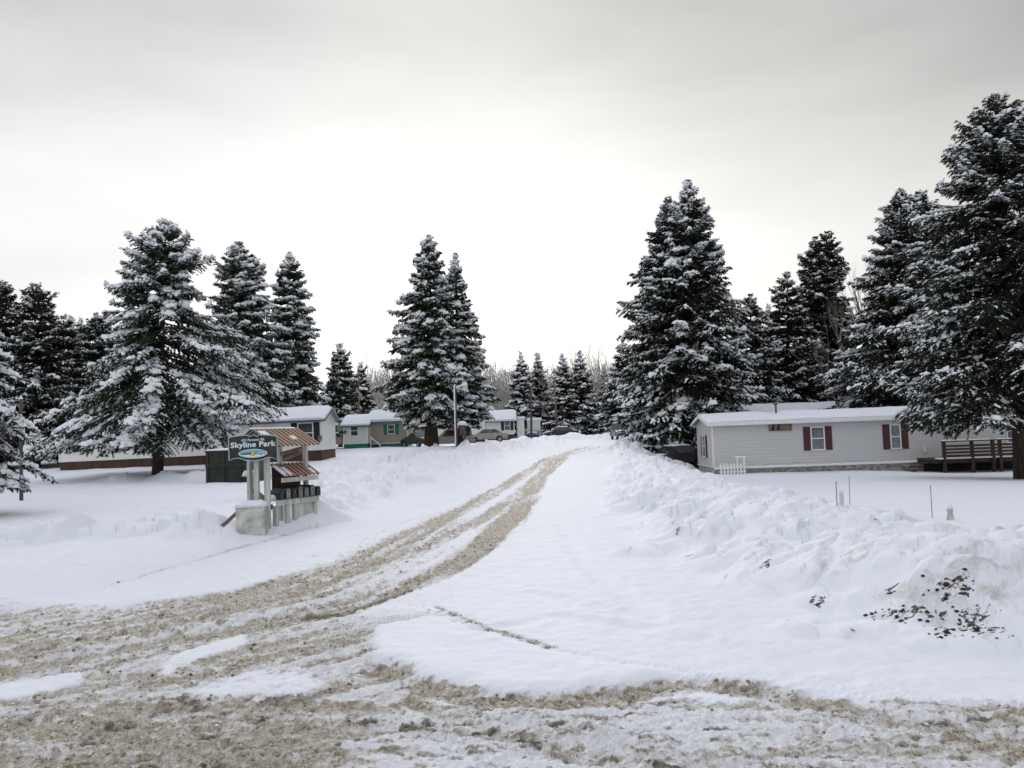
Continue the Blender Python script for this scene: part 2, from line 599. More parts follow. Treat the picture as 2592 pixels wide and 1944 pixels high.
# ================================================================== GROUND
def build_ground():
    ang = np.concatenate([np.linspace(-180, -40, 48)[:-1], np.linspace(-40, 40, 1351), np.linspace(40, 180, 48)[1:]])
    ang = np.radians(ang)
    phi = np.linspace(R(38), R(1.9), 800)
    r = CAMZ / np.tan(phi)
    r = np.concatenate([[0.6, 1.2, 2.0], r[r > 2.6], np.geomspace(r[-1] * 1.012, 900, 90)])
    A, Q = np.meshgrid(ang, r)
    x, y = (np.sin(A) * Q).ravel(), (np.cos(A) * Q).ravel()
    z = ground_z(x, y)
    dirt = np.zeros(x.shape)
    dark = np.zeros(x.shape)
    grey = np.zeros(x.shape)
    crevice_debris = np.zeros(x.shape)
    # --- the slush: only near the roads
    k = np.nonzero((y > 1.5) & (y < 110) & (np.abs(x) < 16))[0]
    X, Y = x[k], y[k]
    wob = 0.10 * fbm(X * 1.7, Y * 1.7, 101, 3)
    d0, s0, run, _ = pline(X, Y, CL)
    nrm = d0 * s0
    far = ss(20, 40, Y)

    def band(pts, w, soft=0.25):
        d, s, rn, i = pline(X, Y, G(*pts))
        w = w * (1 - .10 * far)
        return 1 - ss(w - soft * 0.5, w + soft, d + wob * (0.6 + .8 * far)), i

    # chunk noise running with the side road, and with the main road
    u1, n1 = run * 1.0, nrm
    st_side = fbm(u1 * 0.30, n1 * 4.2, 111, 4)
    cl_side = fbm(u1 * 5.5, n1 * 12.0, 121, 4, 0.7)
    st_main = fbm(X * 0.35 + 0.12 * Y, Y * 3.2 + X * .5, 131, 4)
    cl_main = fbm(X * 7.5, Y * 13.0, 141, 4, 0.72)
    mainw = 1 - ss(7.2, 8.6, Y + 0.12 * X + 0.5 * fbm(X * 0.7, Y * 0.7, 151, 3))
    st = st_side * (1 - mainw) + st_main * mainw
    clp = cl_side * (1 - mainw) + cl_main * mainw

    b1, _ = band([(-300, 1655), (0, 1600), (390, 1530), (650, 1490), (890, 1420), (1055, 1345), (1185, 1280), (1290, 1222), (1385, 1160), (1490, 1130)], .34)
    b2, _ = band([(820, 1475), (1055, 1395), (1240, 1300), (1335, 1230), (1405, 1160), (1520, 1130)], .22)
    b3, _ = band([(-300, 1745), (0, 1690), (470, 1610), (845, 1545), (1000, 1490), (1125, 1440), (1230, 1370), (1310, 1290), (1370, 1205), (1430, 1155)], .32)
    b4, _ = band([(-300, 1690), (0, 1650), (400, 1565), (700, 1520), (820, 1475)], .35)
    b5, _ = band([(1105, 1535), (1200, 1577), (1300, 1608), (1400, 1638)], .045, .10)
    b13, _ = band([(1400, 1638), (1560, 1672), (1800, 1702)], .03, .10)
    b6, _ = band([(1130, 1520), (1250, 1420), (1330, 1320), (1372, 1250)], .06, .12)
    b7, _ = band([(250, 1490), (420, 1440), (600, 1390), (760, 1347), (840, 1330)], .08, .15)
    b8, _ = band([(960, 1690), (1100, 1735), (1250, 1768), (1420, 1762), (1600, 1745), (1760, 1722), (1900, 1740)], .20)
    b9, _ = band([(1040, 1775), (1180, 1820), (1330, 1870), (1500, 1925)], .13)
    b10, _ = band([(300, 1790), (650, 1775), (760, 1790), (960, 1800)], .25)
    b11, _ = band([(1750, 1725), (1950, 1750), (2150, 1800), (2400, 1850)], .16)
    b12, _ = band([(-100, 1850), (200, 1810), (420, 1860), (620, 1930)], .30)
    side = np.maximum.reduce([b1 * .82, b2 * .78, b3 * .95, b4 * .85])
    width_in = 1 - ss(1.0, 2.1, d0 + wob * 3)
    leftspread = ss(-1.0, -4.0, X)
    fill = width_in * (0.28 + 0.42 * leftspread)
    side = np.maximum(side, .24 * (1 - ss(1.6, 4.2, d0)) * (1 - far))
    side = np.maximum(side, fill * (1 - far * .6)) * (1 - mainw * 0.5)
    side = side * (1 - 0.30 * ss(35, 75, Y))
    mainr = mainw * (0.60 + 0.11 * ss(2.0, -3, X) + 0.0 * X)
    base_d = np.maximum.reduce([side, mainr, b5 * .7, b13 * .3, b6 * .35, b7 * .42, b8 * .9, b9 * .85, b10 * .85, b11 * .8, b12 * .85])
    # dirty fringe between side road and main road on the left
    tri = ss(0.5, -1.6, X) * ss(12.5, 10.5, Y + 0.25 * X) * 0.56
    base_d = np.maximum(base_d, tri)

    def patch(poly, soft=0.2):
        pw = G(*poly)
        inside = np.zeros(X.shape, bool)
        n = len(pw)
        for i in range(n):
            ax, ay = pw[i]
            bx, by = pw[(i + 1) % n]
            c = ((ay > Y) != (by > Y))
            inside ^= c & (X < (bx - ax) * (Y - ay) / (by - ay + 1e-12) + ax)
        d, _, _, _ = pline(X, Y, pw + [pw[0]])
        sd = np.where(inside, -d, d) + wob * 1.5
        return 1 - ss(-soft, soft, sd)

    clean = np.maximum.reduce([
        patch([(950, 1590), (1090, 1555), (1200, 1590), (1330, 1640), (1500, 1680), (1850, 1712), (1600, 1722), (1420, 1735), (1230, 1735), (1060, 1705), (960, 1650)], .14),
        .7 * patch([(375, 1695), (470, 1650), (610, 1612), (630, 1630), (520, 1665), (420, 1710)], .07),
        .7 * patch([(-20, 1740), (200, 1702), (205, 1735), (60, 1765), (-20, 1772)], .07),
        0.5 * patch([(470, 1750), (620, 1700), (760, 1690), (830, 1735), (660, 1768), (500, 1775)], .12),
        0.4 * patch([(900, 1850), (1150, 1860), (1450, 1920), (1500, 1990), (800, 1990)], .2),
        0.25 * patch([(1500, 1800), (2100, 1815), (2600, 1900), (2600, 1960), (1700, 1900)], .25),
    ])
    apron = patch([(1110, 1530), (1290, 1598), (1500, 1650), (2000, 1700), (2400, 1760), (2592, 1760), (2592, 1500), (1600, 1200), (1420, 1200), (1330, 1330), (1230, 1430)], .12)
    base_d = base_d * (1 - clean * 0.92) * (1 - apron * (1 - np.maximum.reduce([b5 * .9, b13 * .9, b8 * .6, b6 * .3])))
    wx = X + .06 * vnoise(X * 7, Y * 7, 201)
    wy = Y + .06 * vnoise(X * 7, Y * 7, 202)
    f1_, c1_ = worley(wx * 7.0, wy * 9.5, 203)
    f2_, c2_ = worley(wx * 15, wy * 19, 204)
    chunk = (c1_ - .5) * .55 + (c2_ - .5) * .40
    gate = np.minimum(1, base_d * 2.5)
    lvl = base_d + gate * (0.75 * st + 0.65 * clp + .42 * chunk)
    dk = ss(0.36, 0.72, lvl)
    dirt[k] = np.clip(dk * (0.34 + 0.30 * base_d + .30 * (c2_ - .5) + .40 * ss(.6, 1.1, lvl)) + 0.26 * ss(0.2, 0.6, base_d), 0, 1)
    # dark wet soil where wheels cut through
    wet, _ = band([(790, 1552), (880, 1545), (985, 1512), (1040, 1490)], .12, .15)
    wet2, _ = band([(640, 1762), (720, 1768), (770, 1765)], .10, .12)
    spot = ss(0.30, 0.55, fbm(X * 3.1, Y * 4.5, 161, 3, .6) + .25 * cl_main) * mainw
    dark[k] = np.clip(np.maximum.reduce([wet * .8, wet2 * .6, spot * .75, 0.5 * b8 * ss(.1, .5, clp), 0.6 * b5 * ss(0, .4, clp)])
                      * ss(0.3, 0.6, lvl) * (1 - clean), 0, 1)
    # relief of the slush, ruts, clods
    amt = np.clip(base_d * 1.6, 0, 1) * (1 - .4 * far)
    clod = np.abs(cl_side * (1 - mainw) + cl_main * mainw)
    z[k] += amt * (0.05 * (0.25 - clod) - 0.03 * st + .034 * np.sqrt(np.clip(1 - (f1_ / .6) ** 2, 0, 1)) * c1_ + .022 * np.sqrt(np.clip(1 - (f2_ / .6) ** 2, 0, 1)) * c2_ - .03) - 0.05 * np.maximum.reduce([b1 * .8, b2 * .5, b3, b8 * .8, b9 * .7]) * (1 - .3 * far)
    z[k] += 0.03 * np.maximum(clean * (1 - .5 * far), 0)
    z[k] += 0.02 * fbm(X * 6, Y * 6, 171, 3) * (1 - amt) * (1 - ss(12, 25, Y)) * 0.5
    for pts in ([(1180, 1600), (1400, 1560), (1700, 1600), (2050, 1690)], [(1350, 1500), (1600, 1560), (1900, 1650), (2150, 1720)], [(1420, 1330), (1480, 1430), (1650, 1560)]):
        d, _, _, _ = pline(X, Y, G(*pts))
        z[k] -= .022 * np.exp(-((d + wob) / .16) ** 2) - .010 * np.exp(-((d + wob - .26) / .10) ** 2)
    # --- frozen dirt and crevice shade of the right bank, put in as dark colour
    k2 = np.nonzero((y > 7) & (y < 64) & (x > 2) & (x < 14))[0]
    X2, Y2 = x[k2], y[k2]
    hb = ss(.12, .35, z[k2] - base(X2, Y2))
    n1 = fbm(X2 * 5.5, Y2 * 5.5, 181, 4, .65)
    n2 = fbm(X2 * 1.1, Y2 * 1.1, 191, 2)
    spots = np.zeros(X2.shape)
    for (a, b, rr) in ((2255, 1500, .16), (2270, 1545, .2), (2320, 1540, .26), (2360, 1560, .25), (2420, 1480, .22), (2460, 1575, .25), (2495, 1590, .22), (2240, 1560, .15),
                       (2160, 1610, .14), (1930, 1430, .12), (2065, 1520, .12), (1720, 1345, .15), (2215, 1318, .14), (1745, 1405, .15), (2390, 1590, .2)):
        q = on(a, b)
        spots = np.maximum(spots, 1 - ss(rr * .3, rr * 1.7, np.hypot(X2 - q.x, (Y2 - q.y)) + .2 * n1))
    crevice_debris[k2] = spots
    near_m = ss(3.2, 5.2, X2) * ss(13.5, 11.0, Y2)
    dirt[k2] = np.maximum(dirt[k2], spots * .30 * ss(-.3, .3, n1))
    dirt[k2] = np.maximum(dirt[k2], hb * (0.22 * ss(.15, .5, n1 + .6 * n2) + near_m * .22 * ss(-.1, .4, n2 + n1 * .7)))
    gd, _, _, _ = pline(X2, Y2, [((p[0] - W0 / 2) / FPX * p[1], p[1] - .6) for p in GB])
    grey[k2] = (1 - ss(1.0, 2.2, gd)) * ss(-.3, .2, n2 + n1)
    # clods of slush and frozen sod lying on the surface
    def clods(name, w, n, s0_, s1_, m_, lab, seed):
        rg = np.random.default_rng(seed)
        w = w * np.hypot(x, y) ** 3
        ix = rg.choice(len(x), n, p=w / w.sum())
        oc = np.array([(1, 0, 0), (0, 1, 0), (-1, 0, 0), (0, -1, 0), (0, 0, 1), (0, 0, -1), (.6, .6, .5), (-.6, .5, .55), (.1, -.65, .6)], float)
        of = np.array([(0, 6, 4), (0, 1, 6), (1, 4, 6), (1, 7, 4), (1, 2, 7), (2, 4, 7), (2, 8, 4), (2, 3, 8), (3, 0, 8), (0, 4, 8), (0, 5, 1), (1, 5, 2), (2, 5, 3), (3, 5, 0)])
        sz = s0_ + (s1_ - s0_) * rg.random(n) ** 2.5
        vv = oc[None] * (1 + rg.normal(0, .22, (n, 9, 1))) * sz[:, None, None] * np.array([1.25, 1, .75])
        a = rg.random(n) * 6.28
        vx = vv[:, :, 0] * np.cos(a)[:, None] - vv[:, :, 1] * np.sin(a)[:, None]
        vy = vv[:, :, 0] * np.sin(a)[:, None] + vv[:, :, 1] * np.cos(a)[:, None]
        P_ = np.stack([vx + (x[ix] + rg.normal(0, .01, n))[:, None], vy + (y[ix] + rg.normal(0, .01, n))[:, None], vv[:, :, 2] + (z[ix] + sz * .15)[:, None]], 2)
        F_ = np.arange(n)[:, None, None] * 9 + of[None]
        tag(link(name, mesh_np(name, P_.reshape(-1, 3), F_.reshape(-1, 3), m_)), lab, 'clods', kind='stuff')

    clods('slush_clods', np.where((dirt > .35) & (y < 20) & (y > 3), dirt, 0), 2600, .006, .026, mat('slush_clod', (.30, .265, .205), .7, .5, 9.0), 'brown grey clods of slush strewn over the churned road', 301)
    clods('snow_clods', np.where((y < 22) & (y > 3) & (dirt > .1), 1.0, 0), 1500, .006, .022, mat('snow_clod', (.74, .75, .80), .75, .08, 9.0), 'small white lumps of snow thrown up among the tracks', 302)
    clods('frozen_sod', np.where(crevice_debris > .25, crevice_debris, 0) ** 2 * (y < 11.9) * (x > 4.0), 110, .007, .036, mat('sod', (.035, .030, .022), .9, .5, 9.0), 'dark frozen sod sticking out of the near right snow bank', 303)
    V = np.stack([x, y, z], 1)
    na, nr = len(ang), len(r)
    ii = (np.arange(nr - 1)[:, None] * na + np.arange(na - 1)[None, :]).ravel()
    F = np.stack([ii, ii + 1, ii + 1 + na, ii + na], 1)
    M = bpy.data.materials.new('snowy_ground')
    M.use_nodes = True
    t = M.node_tree
    b = t.nodes['Principled BSDF']
    b.inputs['Roughness'].default_value = 0.7
    b.inputs['Specular IOR Level'].default_value = 0.25
    g = N(t, 'ShaderNodeTexCoord')

    def noise(sc, det=5, rgh=.6):
        n = N(t, 'ShaderNodeTexNoise')
        n.inputs['Scale'].default_value = sc
        n.inputs['Detail'].default_value = det
        n.inputs['Roughness'].default_value = rgh
        L(t, g.outputs['Object'], n.inputs[0])
        return n.outputs[0]

    def attr(nm):
        a = N(t, 'ShaderNodeAttribute', attribute_name=nm)
        return a.outputs['Fac']
    fine = noise(26, 5, .65)
    snowc = RAMP(t, noise(1.3, 4), [(0.3, (0.785, 0.80, 0.875)), (0.7, (0.825, 0.838, 0.905))])
    brown = RAMP(t, MATH(t, 'ADD', MATH(t, 'MULTIPLY', noise(9, 5, .65), .6), MATH(t, 'MULTIPLY', fine, .4)), [(0.34, (0.12, 0.092, 0.055)), (0.45, (0.33, 0.275, 0.195)), (0.54, (0.49, 0.44, 0.35)), (0.66, (0.72, 0.70, 0.66))])
    c1 = MIX(t, MATH(t, 'MULTIPLY', attr('dirt'), 0.92, True), snowc, brown)
    flk = RAMP(t, noise(34, 4, .6), [(0.56, 0.0), (0.64, 1.0)])
    c1 = MIX(t, MATH(t, 'MULTIPLY', MATH(t, 'MULTIPLY', flk, attr('dirt')), .75, True), c1, (0.105, 0.078, 0.048))
    c2 = MIX(t, MATH(t, 'MULTIPLY', attr('grey'), 0.62, True), c1, RAMP(t, noise(7, 5), [(0.35, (0.12, 0.12, 0.11)), (0.65, (0.5, 0.5, 0.5))]))
    c3 = MIX(t, attr('dark'), c2, RAMP(t, fine, [(0.35, (0.018, 0.014, 0.010)), (0.65, (0.09, 0.065, 0.042))]))
    dbn = MATH(t, 'ADD', MATH(t, 'MULTIPLY', MATH(t, 'SUBTRACT', noise(11, 6, .75), .5), 1.7), MATH(t, 'ADD', .5, MATH(t, 'MULTIPLY', attr('crevice_debris'), .16)))
    dbm = RAMP(t, MATH(t, 'MULTIPLY', dbn, attr('crevice_debris')), [(0.62, 0.0), (0.70, 1.0)])
    c3 = MIX(t, dbm, c3, RAMP(t, fine, [(0.35, (0.012, 0.011, 0.010)), (0.65, (0.10, 0.085, 0.065))]))  # dark crevices and dirt coloured into the bank
    L(t, c3, b.inputs['Base Color'])
    bp = N(t, 'ShaderNodeBump')
    bp.inputs['Distance'].default_value = 0.02
    L(t, MATH(t, 'ADD', MATH(t, 'MULTIPLY', attr('dirt'), 0.5), 0.30), bp.inputs['Strength'])
    L(t, MATH(t, 'ADD', noise(45, 4), MATH(t, 'MULTIPLY', noise(9, 4), .8)), bp.inputs['Height'])
    L(t, bp.outputs[0], b.inputs['Normal'])
    me = mesh_np('ground', V, F, M, True, {'dirt': dirt, 'dark': dark, 'grey': grey, 'crevice_debris': crevice_debris})
    tag(link('ground', me), 'snow covered ground with brown slushy tyre tracks curving along the road', kind='structure')


build_ground()


# ================================================================== CONIFERS
def conifer_mesh(seed, H, prof, cb, grain, snow=0.6, droop=0.0, dens=1.0, up_tips=0.0, lean=0.0, trunk_r=None, gaps=0.0, mat_n=None, floor=None, heavy=1.0):
    """prof: (height fraction, reach to the left, reach to the right) in metres. Returns crown, snow, trunk meshes."""
    rg = np.random.default_rng(seed)
    pu = np.array([p[0] for p in prof])
    pl = np.array([p[1] for p in prof])
    pr = np.array([p[2] for p in prof])
    Rmax = max(pl.max(), pr.max())
    nb = int(dens * (70 + 17 * H))
    # branches: even in height with whorl clumping
    u = cb + (1 - cb) * (np.arange(nb) + rg.random(nb)) / nb
    u = np.clip(u + 0.25 / H * np.sin(u * H * 2 * math.pi / 0.75), cb * .98, .992)
    az = np.arange(nb) * 2.39996 + rg.normal(0, .45, nb)
    rl, rr = np.interp(u, pu, pl), np.interp(u, pu, pr)
    ca, sa = np.cos(az), np.sin(az)
    sidev = np.where(ca > 0, rr, rl)
    mean = (rl + rr) / 2
    reach = np.sqrt((ca * sidev) ** 2 + (sa * mean) ** 2)
    Lb = reach * rg.uniform(.76, 1.14, nb) * (1 + .12 * (rg.random(nb) < .12))
    ns = fbm(az * 0.9 + 7, u * H * .5, seed, 3)
    Lb *= 1 + .35 * ns
    if gaps:
        keep = rg.random(nb) > gaps * ss(.15, .5, vnoise(az * 1.1, u * H * .35, seed + 5) + .25)
        u, az, ca, sa, Lb, ns, reach = (q[keep] for q in (u, az, ca, sa, Lb, ns, reach))
        nb = len(u)
    Lb = np.maximum(np.minimum(Lb, .14 + .75 * (1 - u) * H), .12)
    e0 = np.interp(u, [0, .3, .7, .9, 1], [-.30 - droop, -.12 - droop, .18 - droop * .3, .6, 1.3]) + rg.normal(0, .12, nb) + up_tips * ss(.45, .7, u)
    kk = .22 + .25 * rg.random(nb) + droop * .3 - up_tips * .2
    top_ = ss(.86, .99, u)
    Lb = Lb * (1 - .35 * top_)
    z0 = u * H
    # reach is read where the tip hangs; tips stay above the crown's lower edge
    for _ in range(2):
        tipu = np.clip((z0 + Lb * (np.tan(np.clip(e0, -1, 1)) - kk + .22)) / H, 0, 1)
        l2, r2 = np.interp(tipu, pu, pl), np.interp(tipu, pu, pr)
        want = np.sqrt((ca * np.where(ca > 0, r2, l2)) ** 2 + (sa * (l2 + r2) / 2) ** 2)
        Lb = np.where(u < .8, np.clip(want / np.maximum(reach, .1), .6, 1.35) ** .5 * Lb, Lb)
    cbz = (cb if floor is None else floor) * H + .05 * H * rg.random(nb)
    lim = np.arctan(np.clip((cbz - z0) / Lb, -1.2, 1.2) + kk - .22)
    e0 = np.maximum(e0, lim)
    e0 = np.where(Lb > .6, np.minimum(e0, np.arctan(np.maximum(.97 * H - z0, .02) / Lb * .85 + kk - .22) + .1), e0)
    lx = lean * u * H

    def axis(i, t):
        rad = Lb[i] * t
        zz = z0[i] + Lb[i] * (np.tan(np.clip(e0[i], -1, 1.0)) * t - kk[i] * t ** 2 + .22 * t ** 3)
        return np.stack([lx[i] + ca[i] * rad, sa[i] * rad, zz], 1)
    # twigs
    ntw = np.clip((Lb * 7.5 * (.13 / grain) ** .5).astype(int) + 3, 4, 26)
    bi = np.repeat(np.arange(nb), ntw)
    nT = len(bi)
    first = np.repeat(np.cumsum(ntw) - ntw, ntw)
    j = np.arange(nT) - first
    t = .14 + .86 * (j + .5 * rg.random(nT)) / ntw[bi]
    p0 = axis(bi, t)
    sd = np.where(j % 2 == 0, 1, -1)
    sd = np.where(t > .93, rg.choice([-1, 1], nT) * .25, sd)
    fa = az[bi] + sd * rg.uniform(.55, 1.05, nT)
    lt = (.14 + .42 * Lb[bi] * (1 - t) ** .75) * rg.uniform(.7, 1.2, nT)
    gb = np.clip(Lb / (4.5 * grain), .30, 1)[bi]
    gb = np.minimum(gb, np.where(u[bi] > .96, .6, 1))
    lt = np.clip(lt, 1.4 * grain * gb, 1.3)
    slope = e0[bi] * .5 - 2 * kk[bi] * t * .6 - .12 + rg.normal(0, .12, nT)
    td = np.stack([np.cos(fa), np.sin(fa), slope], 1)
    td /= np.linalg.norm(td, axis=1)[:, None]
    # needles: tapering shoots on both sides of each twig
    nn = np.clip((lt / grain * 1.7).astype(int) + 2, 3, 14)
    ti = np.repeat(np.arange(nT), nn)
    nN = len(ti)
    f2 = np.repeat(np.cumsum(nn) - nn, nn)
    jj = np.arange(nN) - f2
    s = (jj + .6 * rg.random(nN)) / nn[ti]
    q0 = p0[ti] + td[ti] * (lt[ti] * s)[:, None]
    q0[:, 2] -= .18 * lt[ti] * s ** 2
    lat = np.stack([-td[:, 1], td[:, 0], np.zeros(nT)], 1)
    lat /= np.linalg.norm(lat, axis=1)[:, None] + 1e-9
    Vs, nF = [], 0
    for mode in range(3):
        ln = grain * rg.uniform(.9, 1.8, nN) * gb[ti]
        if mode < 2:
            dr = td[ti] * .75 + lat[ti] * (1 if mode else -1) * rg.uniform(.4, 1.0, nN)[:, None]
            dr[:, 2] += rg.uniform(-.55, .25, nN)
        else:
            dr = td[ti] * .5 + lat[ti] * rg.uniform(-.4, .4, nN)[:, None]
            dr[:, 2] += np.where(rg.random(nN) < .72, -rg.uniform(.5, 1.2, nN), rg.uniform(.3, .9, nN))
        dr /= np.linalg.norm(dr, axis=1)[:, None]
        wd = np.cross(dr, rg.normal(size=(nN, 3)))
        wd /= np.linalg.norm(wd, axis=1)[:, None] + 1e-9
        hw = grain * rg.uniform(.22, .42, nN) * (.4 + .6 * gb[ti])
        a = q0 - wd * hw[:, None]
        b = q0 + wd * hw[:, None]
        c = q0 + dr * ln[:, None]
        Vs.append(np.stack([a, b, c], 1).reshape(-1, 3))
        nF += nN
    V = np.concatenate(Vs)
    F = np.arange(len(V)).reshape(-1, 3)
    crown = mesh_np('crown', V, F, mat_n or M_NEEDLE)
    # snow pads on the twigs
    held = snow * (1 - .6 * ss(.955, .99, u)) * (1 + 2.2 * ns + .9 * vnoise(az * 2.3, u * H * 1.1, seed + 9)) * rg.uniform(.25, 1.35, nb)
    pt = np.clip(held[bi] * .62, 0, .95) * (.30 + .70 * np.minimum(1, t * 1.4))
    sA = np.nonzero(rg.random(nT) < pt)[0]
    ctA = p0[sA] + td[sA] * (lt[sA] * rg.uniform(.25, .75, len(sA)))[:, None]
    # thicker ridges of snow along the bough itself
    nx_ = np.where(held > .55, np.clip((heavy * Lb / (grain * 2.2)).astype(int), 1, int(9 * heavy)), 0)
    xb = np.repeat(np.arange(nb), nx_)
    xt = rg.uniform(.30, 1.0, len(xb))
    xa, xe = axis(xb, xt), axis(xb, np.minimum(xt + .05, 1.05))
    xd = xe - xa
    xd /= np.linalg.norm(xd, axis=1)[:, None]
    Dall = np.concatenate([td[sA], xd])
    Lall = np.concatenate([lat[sA], np.stack([-xd[:, 1], xd[:, 0], 0 * xt], 1)])
    Lall /= np.linalg.norm(Lall, axis=1)[:, None] + 1e-9
    ctr = np.concatenate([ctA, xa])
    gs = np.concatenate([gb[sA], np.ones(len(xb))])
    LL = np.concatenate([np.minimum(lt[sA] * rg.uniform(.4, .9, len(sA)), grain * 5) + grain * .4, grain * rg.uniform(1.6, 4.0, len(xb))]) * gs
    WW = np.concatenate([grain * rg.uniform(.4, .95, len(sA)), grain * rg.uniform(.7, 1.5 + .9 * (heavy - 1), len(xb)) * np.clip(.6 + .5 * held[xb], .8, 1.5)]) * gs
    # each pad is a huddle of smaller uneven lumps
    K = 3
    sp = np.tile(np.array([-.32, .02, .33]), len(LL)) + rg.normal(0, .08, K * len(LL))
    ctr = np.repeat(ctr, K, 0)
    Dall, Lall = np.repeat(Dall, K, 0), np.repeat(Lall, K, 0)
    LL, WW = np.repeat(LL, K), np.repeat(WW, K)
    sz = rg.uniform(.55, 1.15, len(LL))
    ctr = ctr + Dall * (LL * sp)[:, None] + Lall * (WW * rg.normal(0, .45, len(LL)))[:, None]
    ctr[:, 2] -= .25 * LL * sp ** 2 + .1 * WW * rg.random(len(LL))
    LL, WW = LL * .52 * sz, WW * .85 * sz
    yaw = rg.normal(0, .5, len(LL))[:, None]
    Dall, Lall = Dall * np.cos(yaw) + Lall * np.sin(yaw), Lall * np.cos(yaw) - Dall * np.sin(yaw)
    ns_ = len(LL)
    nr, nc = 3, 6
    th = np.linspace(0, 2 * math.pi, nc, endpoint=False)
    prx = np.array([-.5, .0, .5])
    prr = np.array([.50, 1.0, .45])
    tx = np.repeat(prx, nc)
    ty = np.tile(np.cos(th), nr) * np.repeat(prr, nc)
    tz = np.tile(np.sin(th), nr) * np.repeat(prr, nc)
    tz = np.where(tz < 0, tz * .35, tz)
    HH = WW * rg.uniform(.45, .9, ns_)
    ctr[:, 2] += HH * .2 - .12 * grain
    D, Lt = Dall, Lall
    Up = np.cross(D, Lt)
    Up *= np.sign(Up[:, 2:3])
    jit = 1 + rg.normal(0, .32, (ns_, nr * nc))
    SV = (ctr[:, None, :] + D[:, None, :] * (LL[:, None] * tx[None, :])[:, :, None]
          + Lt[:, None, :] * (WW[:, None] * ty[None, :] * jit)[:, :, None]
          + Up[:, None, :] * (HH[:, None] * tz[None, :] * jit)[:, :, None])
    SV[:, :, 2] -= .2 * LL[:, None] * (tx[None, :] + .2) ** 2
    SV[:, :, 2] += rg.normal(0, .12, (ns_, nr * nc)) * HH[:, None]
    fq = []
    for a in range(nr - 1):
        for c in range(nc):
            fq.append((a * nc + c, a * nc + (c + 1) % nc, (a + 1) * nc + (c + 1) % nc, (a + 1) * nc + c))
    for e in (0, nr - 1):
        o = e * nc
        fq += [(o, o + 1, o + 2, o + 3), (o + 3, o + 4, o + 5, o)]
    fq = np.array(fq)
    SF = (np.arange(ns_)[:, None, None] * (nr * nc) + fq[None]).reshape(-1, 4)
    # frosted shoots: feathery rim of the pads
    fs_ = np.nonzero(rg.random(nN) < np.clip(pt[ti] * .55, 0, .5))[0]
    dr = td[ti[fs_]] * .7 + lat[ti[fs_]] * rg.uniform(-1, 1, len(fs_))[:, None]
    dr[:, 2] -= rg.uniform(0, .4, len(fs_))
    dr /= np.linalg.norm(dr, axis=1)[:, None]
    wd = np.stack([-dr[:, 1], dr[:, 0], rg.normal(0, .35, len(fs_))], 1)
    wd /= np.linalg.norm(wd, axis=1)[:, None]
    ln = (grain * rg.uniform(.7, 1.5, len(fs_)) * gb[ti[fs_]])[:, None]
    hw = ln * rg.uniform(.22, .4, len(fs_))[:, None]
    qq = q0[fs_] + np.array([0, 0, .22 * grain])
    KV = np.stack([qq, qq + dr * ln * .5 + wd * hw, qq + dr * ln, qq + dr * ln * .5 - wd * hw], 1).reshape(-1, 3)
    KF = np.arange(len(KV)).reshape(-1, 4) + ns_ * nr * nc
    snowm = mesh_np('snow', np.concatenate([SV.reshape(-1, 3), KV]), np.concatenate([SF, KF]), M_TSNOW, True)
    # trunk and limbs
    mb = MB()
    tr = trunk_r or .018 * H + .05
    zs = np.linspace(-.5, H * .97, 9)
    mb.tube([(lean * max(0, zz), 0, zz) for zz in zs], [tr * (1.15 if i == 0 else 1) * (1 - .95 * max(0, zz) / H) for i, zz in enumerate(zs)], 9)
    TV, TF = np.array(mb.v), [list(f) for f in mb.f]
    ks = np.nonzero(Lb > .5)[0]
    ts = np.array([0, .35, .7, 1.0])
    n4 = 4
    lv = []
    for q, tt in enumerate(ts):
        pc = axis(ks, np.full(len(ks), tt))
        rad = (.012 + .011 * Lb[ks]) * (1 - .8 * tt)
        for c in range(3):
            a = c * 2 * math.pi / 3
            off = np.stack([-sa[ks] * math.cos(a), ca[ks] * math.cos(a), np.full(len(ks), math.sin(a))], 1) * rad[:, None]
            lv.append(pc + off)
    LV = np.stack(lv, 1).reshape(-1, 3)
    lf = np.array([(q * 3 + c, q * 3 + (c + 1) % 3, q * 3 + 3 + (c + 1) % 3, q * 3 + 3 + c) for q in range(3) for c in range(3)])
    LF = (np.arange(len(ks))[:, None, None] * 12 + lf[None]).reshape(-1, 4)
    quads = np.array([f for f in TF if len(f) == 4])
    trunk = mesh_np('trunk', np.concatenate([TV, LV]), np.concatenate([quads, LF + len(TV)]), M_BARK, True)
    return crown, snowm, trunk


def put_tree(name, label, meshes, loc, scale=(1, 1, 1), rz=0.0, group=None):
    o = thing(name, label, 'tree', loc, rz, group)
    o.scale = scale
    for n, me in zip(('crown', 'snow', 'trunk'), meshes):
        link(n, me, o)
    return o


